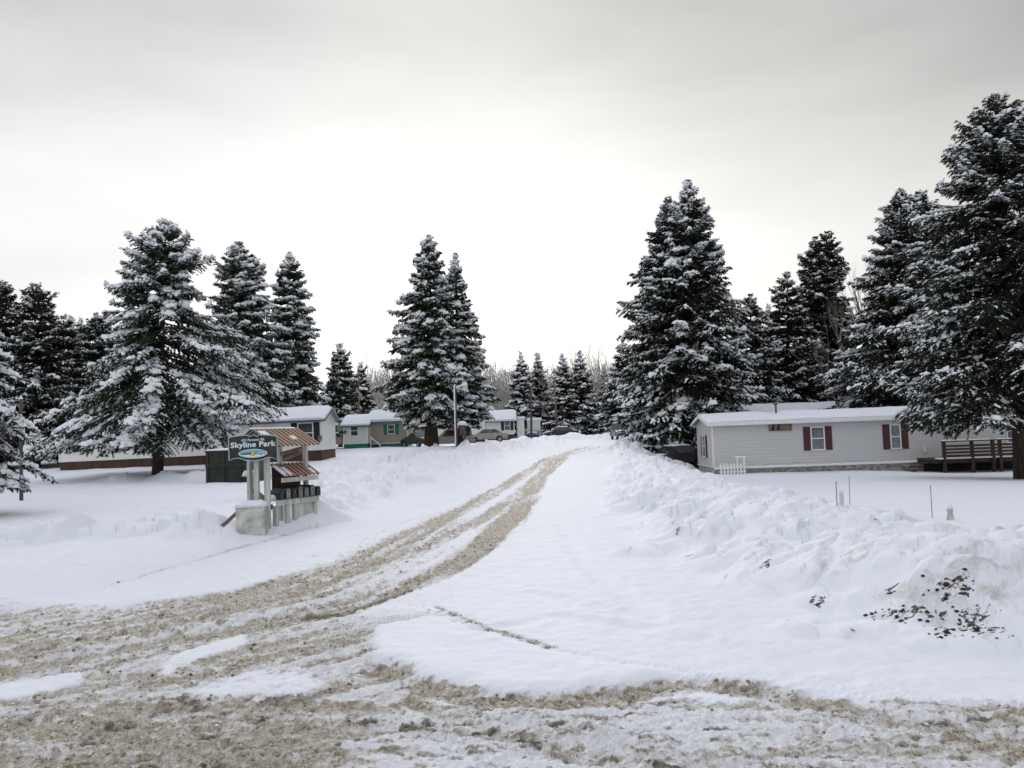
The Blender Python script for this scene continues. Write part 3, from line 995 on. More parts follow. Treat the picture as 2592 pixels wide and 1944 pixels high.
def conifer(label, Y, base_px, top, prof, seed, cb_py=None, name='snowy_spruce', group='snow laden spruces', **kw):
    """base_px: picture x of the trunk foot; top: picture point of the tip; prof: (picture y, left x, right x)"""
    t = P(top[0], top[1], Y)
    p = P(base_px, 1150, Y)
    x0 = p.x
    z0 = gz(x0, Y) - .05
    H = t.z - z0
    lean = (t.x - x0) / H
    pr = [(1.0, .12, .12)]
    for (py, xl, xr) in prof:
        a, b = P(xl, py, Y), P(xr, py, Y)
        zz = (a.z + b.z) / 2
        cx = x0 + lean * (zz - z0)
        pr.append(((zz - z0) / H, max(.1, cx - a.x), max(.1, b.x - cx)))
    pr.sort()
    if cb_py is None:
        cb = .06
    else:
        cb = max(.03, (P(base_px, cb_py, Y).z - z0) / H)
    if 'floor_py' in kw:
        kw['floor'] = max(.0, (P(base_px, kw.pop('floor_py'), Y).z - z0) / H)
    kw.setdefault('grain', max(.075, Y / 852 * 1.75))
    return put_tree(name, label, conifer_mesh(seed, H, pr, cb, lean=lean, **kw), (x0, Y, z0), group=group)


# --- left group
conifer('big spreading old spruce with drooping snowy boughs before the left white home', 50, 398, (420, 562),
        [(595, 390, 450), (620, 335, 495), (660, 310, 525), (700, 290, 495), (735, 245, 470), (770, 300, 450), (800, 340, 620), (850, 300, 640), (930, 260, 660), (1000, 215, 700),
         (1060, 150, 670), (1100, 105, 630), (1140, 110, 590)], 111, 1060, 'spreading_spruce', floor_py=1150, heavy=1.9, snow=1.8, droop=.25, dens=1.1, gaps=.45, up_tips=.05, mat_n=M_NEEDLE2)
conifer('narrow pointed spruce directly right of the big spreading spruce', 74, 606, (605, 612),
        [(680, 560, 655), (760, 540, 680), (850, 520, 710), (950, 500, 740), (1050, 480, 760), (1100, 480, 760)], 12, heavy=1.5, snow=1.2, droop=.1, mat_n=M_NEEDLE2)
conifer('slender spruce standing right behind the roof of the white left home', 78, 735, (732, 640),
        [(700, 706, 760), (760, 692, 780), (850, 685, 795), (920, 680, 800), (1000, 668, 822), (1060, 660, 830)], 13, heavy=1.5, snow=1.2, mat_n=M_NEEDLE2)
conifer('medium dark spruce behind the green trimmed home', 100, 862, (860, 870),
        [(920, 838, 885), (980, 822, 900), (1040, 810, 915)], 14, snow=1.1, mat_n=M_NEEDLE2)
conifer('smallest dark spruce beside the thin pole behind the green trimmed home', 118, 914, (912, 920),
        [(960, 898, 930), (1010, 888, 942), (1050, 880, 950)], 15, snow=.8)
conifer('tall blunt topped spruce near the left edge of the photo', 66, 92, (88, 720),
        [(750, 52, 128), (800, 42, 140), (900, 20, 170), (1000, 0, 190), (1100, -20, 200)], 16, snow=.85)
conifer('tall spruce at the far left edge, half out of the frame', 68, 2, (6, 712),
        [(760, -30, 40), (850, -60, 70), (1000, -90, 100), (1120, -100, 120)], 17, snow=.85)
conifer('nearest spruce cut off by the left edge with heavy drooping snowy boughs', 27, -75, (-85, 640),
        [(800, -150, -20), (900, -190, 15), (1000, -210, 35), (1080, -220, 50), (1200, -230, 58), (1240, -220, 45)], 18, 1200, floor_py=1260, heavy=1.9, snow=1.8, droop=.3, dens=.9)
conifer('lower spruce between the left edge pair and the big spreading spruce', 72, 165, (160, 800),
        [(850, 125, 195), (950, 105, 225), (1050, 95, 240), (1130, 90, 245)], 19, snow=.9)
conifer('lower spruce tucked against the left side of the big spreading spruce', 76, 245, (243, 795),
        [(850, 205, 285), (950, 185, 310), (1050, 175, 325), (1130, 175, 330)], 20, snow=.9)

# --- centre pair
conifer('tall spruce in the middle with bare trunk foot, above the parked cars', 72, 1092, (1085, 597),
        [(640, 1062, 1108), (700, 1040, 1125), (760, 1010, 1140), (850, 1000, 1150), (930, 980, 1170), (1000, 965, 1180), (1060, 1000, 1170), (1090, 1045, 1150)], 21, 1072,
        floor_py=1085, heavy=1.5, snow=1.1, dens=1.2, droop=.1, trunk_r=.62, mat_n=M_NEEDLE2)
conifer('slimmer spruce joined to the right side of the tall middle spruce', 74, 1162, (1153, 640),
        [(690, 1138, 1168), (760, 1120, 1185), (850, 1110, 1212), (930, 1105, 1225), (1000, 1100, 1238), (1060, 1100, 1240), (1090, 1110, 1215)], 22, 1075, floor_py=1095, heavy=1.5, snow=1.1, dens=1.1, gaps=.1, mat_n=M_NEEDLE2)

# --- right main pair
conifer('tallest spruce right of the road, by the left end of the grey home', 60, 1752, (1740, 455),
        [(500, 1722, 1762), (560, 1695, 1795), (640, 1665, 1815), (720, 1625, 1850), (800, 1590, 1885), (900, 1590, 1905), (1000, 1580, 1915), (1070, 1570, 1905), (1130, 1590, 1880)], 23,
        1120, floor_py=1140, heavy=1.6, snow=1.05, dens=1.35)
conifer('second leader spruce grown into the left side of the tallest right spruce', 62, 1700, (1693, 497),
        [(540, 1668, 1712), (600, 1648, 1735), (680, 1612, 1745), (780, 1575, 1750), (880, 1585, 1760), (1000, 1575, 1760), (1100, 1560, 1760)], 24, 1120, floor_py=1140, snow=.9, dens=1.1)
conifer('small dark spruce left of the tallest right spruce, beside the road end', 108, 1578, (1577, 862),
        [(910, 1558, 1598), (970, 1540, 1618), (1040, 1525, 1635), (1095, 1520, 1640)], 25, snow=.8)

# --- far right
conifer('largest spruce filling the right edge, its boughs over the wooden deck', 38, 2588, (2518, 240),
        [(280, 2486, 2550), (320, 2462, 2580), (350, 2440, 2605), (390, 2405, 2630), (470, 2400, 2660), (560, 2340, 2700), (700, 2310, 2760), (800, 2300, 2790), (900, 2290, 2810), (1000, 2280, 2820), (1050, 2285, 2830), (1085, 2330, 2810)],
        26, 1040, floor_py=1088, heavy=1.3, snow=1.0, dens=1.25, trunk_r=.4, grain=.095)
conifer('left of the twin topped spruces rising behind the grey home', 58, 2290, (2280, 478),
        [(530, 2246, 2310), (600, 2218, 2335), (680, 2192, 2360), (780, 2175, 2390), (860, 2140, 2410), (950, 2108, 2430), (1060, 2090, 2430)], 27, heavy=1.4, snow=.95, dens=1.2)
conifer('right of the twin topped spruces, beside the largest spruce', 60, 2345, (2326, 485),
        [(530, 2300, 2360), (620, 2280, 2400), (720, 2260, 2430), (850, 2240, 2450), (1000, 2220, 2470), (1080, 2220, 2470)], 28, heavy=1.4, snow=.9, dens=1.1)
conifer('pointed spruce left of the bare tree behind the grey home', 74, 2066, (2064, 598),
        [(650, 2035, 2090), (700, 2020, 2105), (800, 2000, 2130), (900, 1980, 2150), (1050, 1960, 2160)], 29, snow=.6, dens=1.0)
conifer('bushy topped spruce touching the bare tree behind the grey home', 75, 2098, (2093, 586),
        [(620, 2068, 2118), (680, 2060, 2135), (760, 2045, 2150), (900, 2030, 2170), (1050, 2020, 2190)], 30, snow=.6, dens=1.0)
conifer('lower spruce between the tallest right spruce and the bare tree', 72, 1996, (1993, 688),
        [(740, 1962, 2018), (820, 1935, 2045), (920, 1915, 2065), (1050, 1900, 2080)], 33, snow=.8)
conifer('shorter spruce hugging the right side of the tallest right spruce', 68, 1902, (1900, 745),
        [(790, 1872, 1925), (850, 1850, 1955), (950, 1840, 1985), (1060, 1830, 2000)], 34, snow=.9)

# --- far row beyond the road end: copies of three meshes
FARM = [conifer_mesh(50 + i, 15.0, [(0, 3.3, 3.3), (.1, 3.4, 3.4), (.3, 2.8, 2.8), (.55, 1.9, 1.9), (.8, .9, .9), (.93, .35, .35), (1, .08, .08)], .05, .24, snow=1.1, dens=.75) for i in range(3)]


def far_tree(label, px, py, Y, hw_px, i, group):
    t = P(px, py, Y)
    z0 = gz(t.x, Y) - .1
    H = t.z - z0
    s = hw_px * Y / FPX / 3.2
    return put_tree('snowy_spruce', label, FARM[i], (t.x, Y, z0), (s, s, H / 15.0), i * 1.3 + px, group)


GFAR = 'spruces in a row beyond the road end'
far_tree('leftmost of the four far spruces beyond the road end, right of the small far home', 1318, 890, 142, 50, 0, GFAR)
far_tree('second from left of the four far spruces beyond the road end, behind the dark pole', 1360, 893, 144, 48, 1, GFAR)
far_tree('third from left of the four far spruces, behind the leaning light pole', 1423, 895, 138, 52, 2, GFAR)
far_tree('rightmost and highest of the four far spruces beyond the road end', 1467, 888, 139, 56, 0, GFAR)
far_tree('small faint spruce among the bare woods at the road end', 1528, 922, 150, 30, 1, GFAR)
GB_ = 'spruces filling the background'
fill = [(40, 860, 90, 70, 0, 'background spruce between the two tall spruces at the left edge'), (125, 850, 92, 60, 1, 'background spruce behind the blunt topped left spruce'),
        (205, 805, 95, 55, 2, 'background spruce peak left of the big spreading spruce'), (300, 830, 92, 70, 0, 'background spruce hidden behind the big spreading spruce'),
        (520, 820, 96, 60, 1, 'background spruce between the spreading spruce and the narrow pointed one'), (670, 900, 105, 45, 2, 'background spruce between the two pointed spruces on the left'),
        (790, 960, 112, 40, 0, 'low background spruce above the white left home roof'), (1000, 930, 118, 45, 1, 'low background spruce behind the left side of the middle spruce'),
        (1640, 880, 92, 50, 2, 'background spruce behind the left skirt of the tallest right spruce'), (1855, 840, 95, 60, 0, 'background spruce behind the right skirt of the tallest right spruce'),
        (1960, 800, 95, 60, 1, 'background spruce between the shorter and lower right spruces'), (2130, 800, 96, 60, 2, 'background spruce below the bare tree'),
        (2210, 760, 92, 65, 0, 'background spruce left of the twin topped spruces'), (2420, 620, 84, 80, 1, 'background spruce between the twin topped and largest spruces'),
        (2500, 600, 86, 80, 2, 'background spruce hidden behind the largest spruce'), (-40, 850, 95, 70, 0, 'background spruce at the extreme left edge'), (1945, 770, 98, 60, 2, 'background spruce between the shorter right spruce and the lower right spruce'),
        (2330, 640, 88, 80, 0, 'background spruce close behind the twin topped spruces'), (2235, 730, 99, 60, 1, 'background spruce between the bare tree and the twin topped spruces'),
        (130, 790, 99, 60, 2, 'background spruce showing just right of the blunt topped left spruce'), (182, 802, 88, 70, 0, 'background spruce filling the gap left of the lower left spruces'), (268, 792, 89, 70, 1, 'background spruce rising left of the big spreading spruce crown'),
        (318, 806, 90, 65, 2, 'background spruce peeping past the left boughs of the big spreading spruce'), (350, 800, 99, 70, 1, 'background spruce right behind the trunk of the big spreading spruce')]
for (px, py, Y, hw, i, lab) in fill:
    far_tree(lab, px, py, Y, hw, i, GB_)


# ================================================================== BARE TREES
def bare_tree_geo(mb, rng, o, H, spread, r0, depth, sides=4, first=.3):
    def grow(p, d, l, r, lev):
        n = 3
        pts, q, dd = [p], p, d
        for i in range(n):
            dd = (dd + Vector((rng.gauss(0, .10), rng.gauss(0, .10), .06))).normalized()
            q = q + dd * (l / n)
            pts.append(q)
        mb.tube(pts, [r * (1 - .55 * i / n) for i in range(n + 1)], sides, False)
        if lev == 0:
            return
        k = rng.randint(3, 4) if lev > 1 else rng.randint(3, 5)
        for c in range(k):
            f = rng.uniform(.35, 1.0)
            i = min(n - 1, int(f * n))
            pp = pts[i].lerp(pts[i + 1], f * n - i)
            sp = spread * rng.uniform(.6, 1.2)
            a = rng.uniform(0, 2 * math.pi)
            nd = (dd + Vector((math.cos(a) * sp, math.sin(a) * sp, .15))).normalized()
            grow(pp, nd, l * rng.uniform(.5, .72), r * rng.uniform(.38, .52), lev - 1)
    grow(Vector(o), Vector((rng.gauss(0, .04), rng.gauss(0, .04), 1)), H * .55, r0, depth)


def bare(label, px, py, Y, seed, spread=.55, depth=4, wide=1.0):
    rng = random.Random(seed)
    t = P(px, py, Y)
    z0 = gz(t.x, Y) - .2
    H = (t.z - z0) * .78
    o = thing('bare_tree', label, 'tree', (t.x, Y, z0))
    mb = MB()
    bare_tree_geo(mb, rng, (0, 0, 0), H, spread, .02 * H, depth)
    zm = max(q[2] for q in mb.v)
    k = (t.z - z0) / zm
    mb.v = [(q[0] * k * wide, q[1] * k * wide, q[2] * k) for q in mb.v]
    b = mb.build('branches', M_GREYBARK, o, True)
    return o


bare('leafless grey tree with a fan of fine branches among the spruces behind the grey home', 2165, 612, 64, 5, .42, 5, .8)
bare('leafless tree leaning in front of the pointed spruces behind the grey home', 2125, 730, 63, 7, .5, 5)
bare('leafless pale tree between the small spruces behind the green trimmed home', 945, 895, 130, 8, .4, 4)

bare('second leafless grey tree, slimmer, close to the twin topped spruces', 2200, 640, 62, 12, .40, 5, .7)

# the far wood beyond the road end: one mass of bare stems
rng = random.Random(77)
mb = MB()
for i in range(340):
    px = rng.uniform(880, 1720)
    if px < 1180 and rng.random() < .6:
        continue
    Y = rng.uniform(165, 230)
    q = P(px, 1000, Y)
    topy = 888 + 14 * math.sin(px * .02) + rng.uniform(-25, 40)
    H = (P(px, topy, Y).z - gz(q.x, Y)) * .90
    bare_tree_geo(mb, rng, (q.x, Y, gz(q.x, Y) - .2), H, .22, .19, 2 if i % 3 else 3, 3)
wood = mb.build('far_woods', M_FARBARK)
tag(wood, 'far mass of bare pale deciduous stems beyond the road end', 'woods', kind='stuff')
# snowy brush under the far wood
rg = np.random.default_rng(5)
n = 50000
px = rg.uniform(880, 1760, n)
Y = rg.uniform(140, 200, n)
X = (px - W0 / 2) / FPX * Y
Z = 1.3 + 11.5 * rg.random(n) ** 1.6
dr = np.stack([rg.normal(0, .6, n), rg.normal(0, .4, n), rg.uniform(.2, 1, n)], 1)
dr /= np.linalg.norm(dr, axis=1)[:, None]
ln = rg.uniform(.5, 1.6, n)
wv = np.cross(dr, np.array([[0, 1.0, 0]])) * rg.uniform(.035, .09, n)[:, None]
c = np.stack([X, Y, Z], 1)
V = np.stack([c - wv, c + wv, c + dr * ln[:, None]], 1).reshape(-1, 3)
M_BRUSH = mat('snowy_brush', (0.33, 0.32, 0.31), .9, .5, .9, spec=.1)
tag(link('snowy_brush', mesh_np('snowy_brush', V, np.arange(len(V)).reshape(-1, 3), M_BRUSH)), 'grey snow dusted undergrowth below the far bare woods', 'undergrowth', kind='stuff')

# ================================================================== HOMES
M_WHITE = siding('white_siding', (0.82, 0.82, 0.79))
M_GREYS = siding('grey_siding', (0.57, 0.57, 0.57))
M_TAN = siding('tan_siding', (0.36, 0.31, 0.26))
M_PALE = siding('pale_siding', (0.68, 0.68, 0.66))
M_TRIM = mat('white_trim', (0.78, 0.78, 0.76), .5, .04)
M_DKTRIM = mat('dark_trim', (0.10, 0.11, 0.12), .5, .1)
M_SKIRTB = mat('brown_skirting', (0.075, 0.04, 0.03), .7, .2, 4, stretch=(1, 1, .3))
M_SKIRTW = mat('stained_skirting', (0.42, 0.39, 0.34), .8, .35, 3.5, .4, 12, stretch=(1, 1, 2))
M_GREEN = mat('green_paint', (0.010, 0.17, 0.10), .5, .15)
M_RED = mat('dark_red_shutter', (0.085, 0.028, 0.033), .55, .15)
M_BLACKSH = mat('black_shutter', (0.022, 0.016, 0.018), .5, .2)
M_ROOF = mat('roof_sheet', (0.22, 0.22, 0.23), .6, .15)


def glass(name, col=(0.05, 0.06, 0.07), rough=.08):
    M = mat(name, col, rough, .35, 1.7, spec=.6)
    return M


M_GLASS = glass('window_glass')
M_GLASSL = glass('curtained_glass', (0.14, 0.16, 0.19), .12)


def window(par, x, z, w, h, shut=None, yf=0.0, M=None, panes=None, sw=.3, rail=True):
    M = M or Matrix.Identity(4)
    t = .07
    mb = MB()
    mb.box(x - w / 2 - t, x - w / 2, yf - .06, yf + .02, z - h / 2, z + h / 2, M, .008)
    mb.box(x + w / 2, x + w / 2 + t, yf - .06, yf + .02, z - h / 2, z + h / 2, M, .008)
    mb.box(x - w / 2 - t, x + w / 2 + t, yf - .065, yf + .02, z + h / 2, z + h / 2 + t, M, .008)
    mb.box(x - w / 2 - t - .02, x + w / 2 + t + .02, yf - .085, yf + .02, z - h / 2 - t, z - h / 2, M, .008)
    if rail:
        mb.box(x - w / 2, x + w / 2, yf - .045, yf + .01, z - .03, z + .03, M, .006)
    fr = mb.build('window', M_TRIM, par)
    for (a, b) in ((z - h / 2, z - .03), (z + .03, z + h / 2)) if rail else ((z - h / 2, z + h / 2),):
        g = MB()
        g.box(x - w / 2, x + w / 2, yf - .025, yf - .012, a, b, M)
        g.build('pane', panes or M_GLASS, fr)
    if shut:
        for s in (-1, 1):
            q = MB()
            c = x + s * (w / 2 + t + sw / 2 + .02)
            q.box(c - sw / 2, c + sw / 2, yf - .045, yf + .01, z - h / 2 - t, z + h / 2 + t, M, .01)
            for k in range(2):
                zz = z - h / 2 + (k + .5) * h / 2
                q.box(c - sw / 2 + .04, c + sw / 2 - .04, yf - .055, yf - .04, zz - h / 4 + .06, zz + h / 4 - .06, M, .008)
            q.build('shutter', shut, par)
    return fr


def roof_snow(par, L_, D, ze, zr, oh, th, seed, notch=None, x0=0.0, sag=.06):
    """snow blanket over a two slope roof"""
    rg = np.random.default_rng(seed)
    nx, ny = max(12, int(L_ / .3)), 17
    xs = np.linspace(x0 - oh, x0 + L_ + oh, nx)
    v = np.linspace(-1, 1, ny)
    Xg, Vg = np.meshgrid(xs, v)
    Yg = D / 2 + Vg * (D / 2 + oh)
    zroof = zr - (zr - ze) / (D / 2) * np.abs(Yg - D / 2)
    edge = np.clip((1 - np.abs(Vg)) * 5, 0, 1) ** .5
    ex = np.clip(np.minimum(Xg - xs[0], xs[-1] - Xg) / .25, 0, 1) ** .5
    tt = th * (.55 + .45 * edge) * (.45 + .55 * ex) + sag * vnoise(Xg * .7, Yg * .9, seed) + .03 * vnoise(Xg * 2.2, Yg * 2.2, seed + 1)
    if notch:
        tt = tt * (1 - .95 * np.exp(-((Xg - notch[0]) / .45) ** 2 - ((Yg - notch[1]) / .6) ** 2))
    top = zroof + np.maximum(tt, .02)
    wav = 1 + .03 * vnoise(Xg * 1.5, Yg * 0, seed + 2)
    Yt = D / 2 + (Yg - D / 2) * wav
    A = np.stack([Xg, Yt, top], 2).reshape(-1, 3)
    B = np.stack([Xg, Yg, zroof + .004], 2).reshape(-1, 3)
    V = np.concatenate([A, B])
    nA = len(A)
    F = []
    for j in range(ny - 1):
        for i in range(nx - 1):
            a = j * nx + i
            F.append((a, a + 1, a + 1 + nx, a + nx))
            F.append((nA + a, nA + a + nx, nA + a + 1 + nx, nA + a + 1))
    for i in range(nx - 1):
        for a in (i, (ny - 1) * nx + i):
            F.append((a, a + 1, nA + a + 1, nA + a))
    for j in range(ny - 1):
        for a in (j * nx, j * nx + nx - 1):
            F.append((a, a + nx, nA + a + nx, nA + a))
    me = mesh_np('roof_snow', V, np.array(F), M_SNOW, True)
    return link('roof_snow', me, par)


def home_shell(o, L_, D, zf, ze, zr, wallm, skirtm, trimm, zb=-1.0, oh=.22, snow=.2, seed=1, notch=None, fascia=None, x0=0.0, y0=0.0, tag_='', sag=.06, snow_on=True):
    """walls with gable ends, floor trim, skirting, roof with fascia, snow"""
    M = Matrix.Translation((x0, y0, 0))
    mb = MB()
    mb.prism([(0, zf), (D, zf), (D, ze), (D / 2, zr), (0, ze)], 0, L_, 'x', M)
    w = mb.build('wall', wallm, o)
    mb = MB()
    mb.box(.04, L_ - .04, .04, D - .04, zb, zf - .05, M)
    mb.build('skirting', skirtm, o)
    mb = MB()
    mb.box(-.03, L_ + .03, -.03, D + .03, zf - .07, zf + .0, M, .01)
    for xx in (-.025, L_ - .075):
        mb.box(xx, xx + .1, -.025, .075, zf + .003, ze - .02, M)
    mb.build('trim', trimm, o)
    k = (zr - ze) / (D / 2)
    mb = MB()
    t = .06
    a = D / 2 + oh
    prof = [(D / 2 - a, zr - k * a), (D / 2, zr), (D / 2 + a, zr - k * a), (D / 2 + a, zr - k * a + t), (D / 2, zr + t), (D / 2 - a, zr - k * a + t)]
    mb.prism(prof, -oh, L_ + oh, 'x', M)
    rf = mb.build('roof', M_ROOF, o)
    mb = MB()
    f = .13
    for s in (-1, 1):
        yy = D / 2 + s * a
        mb.box(-oh, L_ + oh, yy - .02 + s * .022, yy + .02 + s * .022, zr - k * a - f * .6, zr - k * a + t + .01, M)
    for xx in (-oh - .024, L_ + oh + .004):
        pr = [(D / 2 - a, zr - k * a - f * .6), (D / 2, zr - f * .6), (D / 2 + a, zr - k * a - f * .6), (D / 2 + a, zr - k * a + t + .01), (D / 2, zr + t + .01), (D / 2 - a, zr - k * a + t + .01)]
        mb.prism(pr, xx, xx + .02, 'x', M)
    mb.build('fascia', fascia or trimm, o)
    if snow_on:
        sn = roof_snow(o, L_, D, ze + t, zr + t, oh, snow, seed, notch, 0.0, sag)
        sn.location = (x0, y0, 0)
    return w


# --- grey home on the right
Y1 = 50.0
a = P(1806, 1180, Y1)
b = P(2640, 1120, Y1)
g0 = -0.25
grey_home = thing('mobile_home', 'long grey sided mobile home with dark red shutters on the right', 'mobile home', (a.x, Y1, 0), R(-.4))
Lh = b.x - a.x
zf1, ze1 = P(2100, 1171, Y1).z, P(2050, 1064, Y1).z
home_shell(grey_home, Lh, 4.3, zf1, ze1, ze1 + .45, M_GREYS, M_SKIRTW, M_TRIM, -1.3, .3, .15, 3, (P(1963, 1050, Y1).x - a.x + .2, 1.75))
for (xl, xr, yt, yb) in ((2050, 2088, 1082, 1137), (2250, 2280, 1076, 1134)):
    l, r_ = P(xl, yt, Y1), P(xr, yb, Y1)
    window(grey_home, (l.x + r_.x) / 2 - a.x, (l.z + r_.z) / 2, r_.x - l.x - .12, l.z - r_.z - .05, M_RED, 0, None, M_GLASSL, .40)
l = P(2562, 1080, Y1)
window(grey_home, l.x - a.x, l.z - .25, .75, 1.25, None, 0)
Mend = Matrix(((0, 1, 0, 0), (-1, 0, 0, 0), (0, 0, 1, 0), (0, 0, 0, 1))) @ Matrix.Translation((-2.2, 0, 0))
window(grey_home, 0, zf1 + 1.15, .7, 1.2, M_RED, 0, Mend, M_GLASSL, .35)
# snow lying on the skirting ledge
mb = MB()
rng = random.Random(4)
n = 60
xs = [i * (P(2370, 1160, Y1).x - a.x) / n for i in range(n + 1)]
hh = [.07 + .06 * rng.random() for _ in xs]
vs, fs = [], []
for x_, h_ in zip(xs, hh):
    vs += [(x_, -.04, zf1 - .14), (x_, -.30, zf1 - .16), (x_, -.26, zf1 - .16 + h_ * .8), (x_, -.04, zf1 - .14 + h_ * 1.3)]
for i in range(n):
    for k in range(4):
        fs.append((i * 4 + k, i * 4 + (k + 1) % 4, i * 4 + 4 + (k + 1) % 4, i * 4 + 4 + k))
mb.add(vs, fs)
mb.build('ledge_snow', M_SNOW, grey_home, True)
# roof vent pipe
q = P(1963, 1038, Y1 + 1.8)
mb = MB()
mb.lathe([(.06, 0), (.06, .55), (.13, .56), (.13, .66), (.05, .72)], 10)
mb.build('roof_vent', M_DKTRIM, grey_home, loc=(q.x - a.x, 1.8, ze1 + .45))
# electric meter
mb = MB()
mb.box(0, .2, -.1, 0, 0, .32, None, .02)
mb.build('meter_box', M_PALE, grey_home, loc=(P(2334, 1140, Y1).x - a.x, -.005, P(2334, 1145, Y1).z))

# wall plaque
M_PLAQ = mat('weathered_plaque', (0.20, 0.155, 0.115), .8, .3, 4, stretch=(1, 1, 4))
pl = P(1975, 1081, Y1 - .1)
pq = thing('wall_plaque', 'brown wooden plaque with two dark figures high on the grey home wall', 'plaque', (pl.x, Y1 - .09, pl.z))
mb = MB()
mb.box(-.68, .68, -.02, .02, -.22, .24, None, .015)
mb.build('board', M_PLAQ, pq)
for k, (cx, hh) in enumerate(((-.42, .19), (-.10, .16))):
    mb = MB()
    mb.prism([(cx - .09, -.2), (cx + .07, -.2), (cx + .05, -.02), (cx + .09, .05), (cx + .02, hh), (cx - .05, hh - .03), (cx - .03, .04), (cx - .11, -.02)], -.032, -.022, 'y')
    mb.build('figure', M_BLACKSH, pq)

# second grey roof behind
a2, b2 = P(1838, 1040, 62), P(2175, 1030, 62)
back_home = thing('mobile_home', 'second home behind the grey home, only its snowy roof showing', 'mobile home', (a2.x, 62, 0))
zr2 = P(2000, 1022, 64).z - .25
home_shell(back_home, b2.x - a2.x, 4.3, zr2 - 3.0, zr2 - .6, zr2, M_PALE, M_SKIRTW, M_TRIM, -1.0, .25, .26, 5)

# deck by the grey home
M_DECK = mat('deck_wood', (0.046, 0.028, 0.022), .8, .3, 6, .3, 20, stretch=(.2, 1, 1))  # shade over the deck is put into this brown
dl, dr_ = P(2372, 1160, Y1 - 2.6), P(2590, 1150, Y1 - 2.6)
deck = thing('wooden_deck', 'dark brown wooden deck with railing at the right end of the grey home', 'deck', (dl.x, Y1 - 2.6, 0))
Ld = dr_.x - dl.x + 1.0
zd = P(2450, 1160, Y1 - 2.6).z
ztop = P(2450, 1116, Y1 - 2.6).z
mb = MB()
for i in range(16):
    y_ = i * .15
    mb.box(0, Ld, y_ + .005, y_ + .145, zd - .04, zd, None, .004)
mb.build('deck_floor', M_DECK, deck)
mb = MB()
mb.box(0, Ld, -.03, .01, zd - .24, zd - .045)
mb.box(-.03, .01, .012, 2.3, zd - .24, zd - .045)
mb.build('rim_joist', M_DECK, deck)
for x_ in (.35, 1.9, 3.05, 3.45, 4.6, Ld - .1):
    mb = MB()
    mb.box(x_ - .08, x_ + .08, -.19, -.032, -1.4, ztop - .02, None, .008)
    mb.build('post', M_DECK, deck)
for k, zz in enumerate((.18, .36, .54, .72)):
    mb = MB()
    mb.box(.35, Ld, -.226, -.192, zd + zz - .06, zd + zz + .05, None, .004)
    mb.build('rail', M_DECK, deck)
mb = MB()
mb.box(.25, Ld, -.26, .0, ztop - .018, ztop + .03, None, .006)
mb.build('top_rail', M_DECK, deck)
mb = MB()
mb.box(.27, 2.9, -.245, -.02, ztop + .032, ztop + .09, None, .025)
mb.box(3.3, Ld, -.245, -.02, ztop + .032, ztop + .085, None, .025)
mb.box(0, Ld, -.19, .3, zd + .002, zd + .07, None, .03)
mb.build('rail_snow', M_SNOW, deck)
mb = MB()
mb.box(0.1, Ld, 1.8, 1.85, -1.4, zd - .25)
mb.build('underdeck_sheet', mat('dark_underside', (0.02, 0.025, 0.02), .9, .2), deck)  # solid near-black sheet set upright under the deck floor
# steps side
st = MB()
for i in range(3):
    st.box(-.3 - .28 * (i + 1), -.3 - .28 * i, .5, 1.6, zd - .2 * (i + 1) - .05, zd - .2 * (i + 1))
st.build('steps', M_DECK, deck)

# little white picket pieces at the left corner of the grey home
pk = P(1856, 1186, Y1 - 1.0)
pf = thing('picket_fence', 'little white picket fence corner in front of the grey home', 'fence', (pk.x - .75, Y1 - 1.0, gz(pk.x, Y1 - 1.0) - .05))
for i in range(8):
    mb = MB()
    x_ = i * .19
    h_ = .62 if i not in (5, 7) else .95
    mb.prism([(x_, 0), (x_ + .11, 0), (x_ + .11, h_), (x_ + .055, h_ + .09), (x_, h_)], -.012, .012, 'y')
    mb.build('picket', M_TRIM, pf)
for zz in (.2, .5):
    mb = MB()
    mb.box(-.03, 1.48, .014, .05, zz - .04, zz + .04)
    mb.build('rail', M_TRIM, pf)
mb = MB()
mb.box(.9, 1.5, -.14, .16, .98, 1.07, None, .03)
mb.build('snow_cap', M_SNOW, pf)

# --- white home on the left
Y2 = 60.0
a = P(150, 1165, Y2)
b = P(816, 1134, Y2)
zf2, ze2 = P(816, 1136, Y2).z, P(816, 1060, Y2).z
white_home = thing('mobile_home', 'long white sided home with brown skirting and black shutters on the left', 'mobile home', (a.x, Y2, 0))
Lw = b.x - a.x
tilt = math.atan2(P(816, 1136, Y2).z - P(165, 1167, Y2).z, Lw)
white_home.rotation_euler = (0, -tilt, 0)
white_home.location = (a.x, Y2, P(150, 1168, Y2).z)
hw = (ze2 - zf2)
home_shell(white_home, Lw, 4.6, 0, hw, hw + .75, M_WHITE, M_SKIRTB, M_TRIM, -1.6, .3, .22, 7, None, M_DKTRIM)
for (px, py, ww_) in ((200, 1135, .8), (374, 1128, .8), (774, 1092, .98)):
    w_ = P(px, py, Y2)
    lx_ = (w_.x - a.x) * math.cos(tilt)
    window(white_home, lx_, hw * .56, ww_, 1.2 if ww_ < .9 else 1.32, M_BLACKSH, 0, None, None, .42)
w_ = P(684, 1072, Y2)
mb = MB()
mb.box(0, .9, -.05, .0, hw * .35, hw - .12, None, .01)
mb.build('panel_door', M_PALE, white_home, loc=(w_.x - a.x - .45, 0, 0))
mb = MB()
mb.box(0, .28, -.14, 0, 0, .34, None, .02)
mb.build('meter_box', mat('meter_grey', (.16, .16, .17), .5), white_home, loc=(P(806, 1113, Y2).x - a.x, -.004, hw * .28))

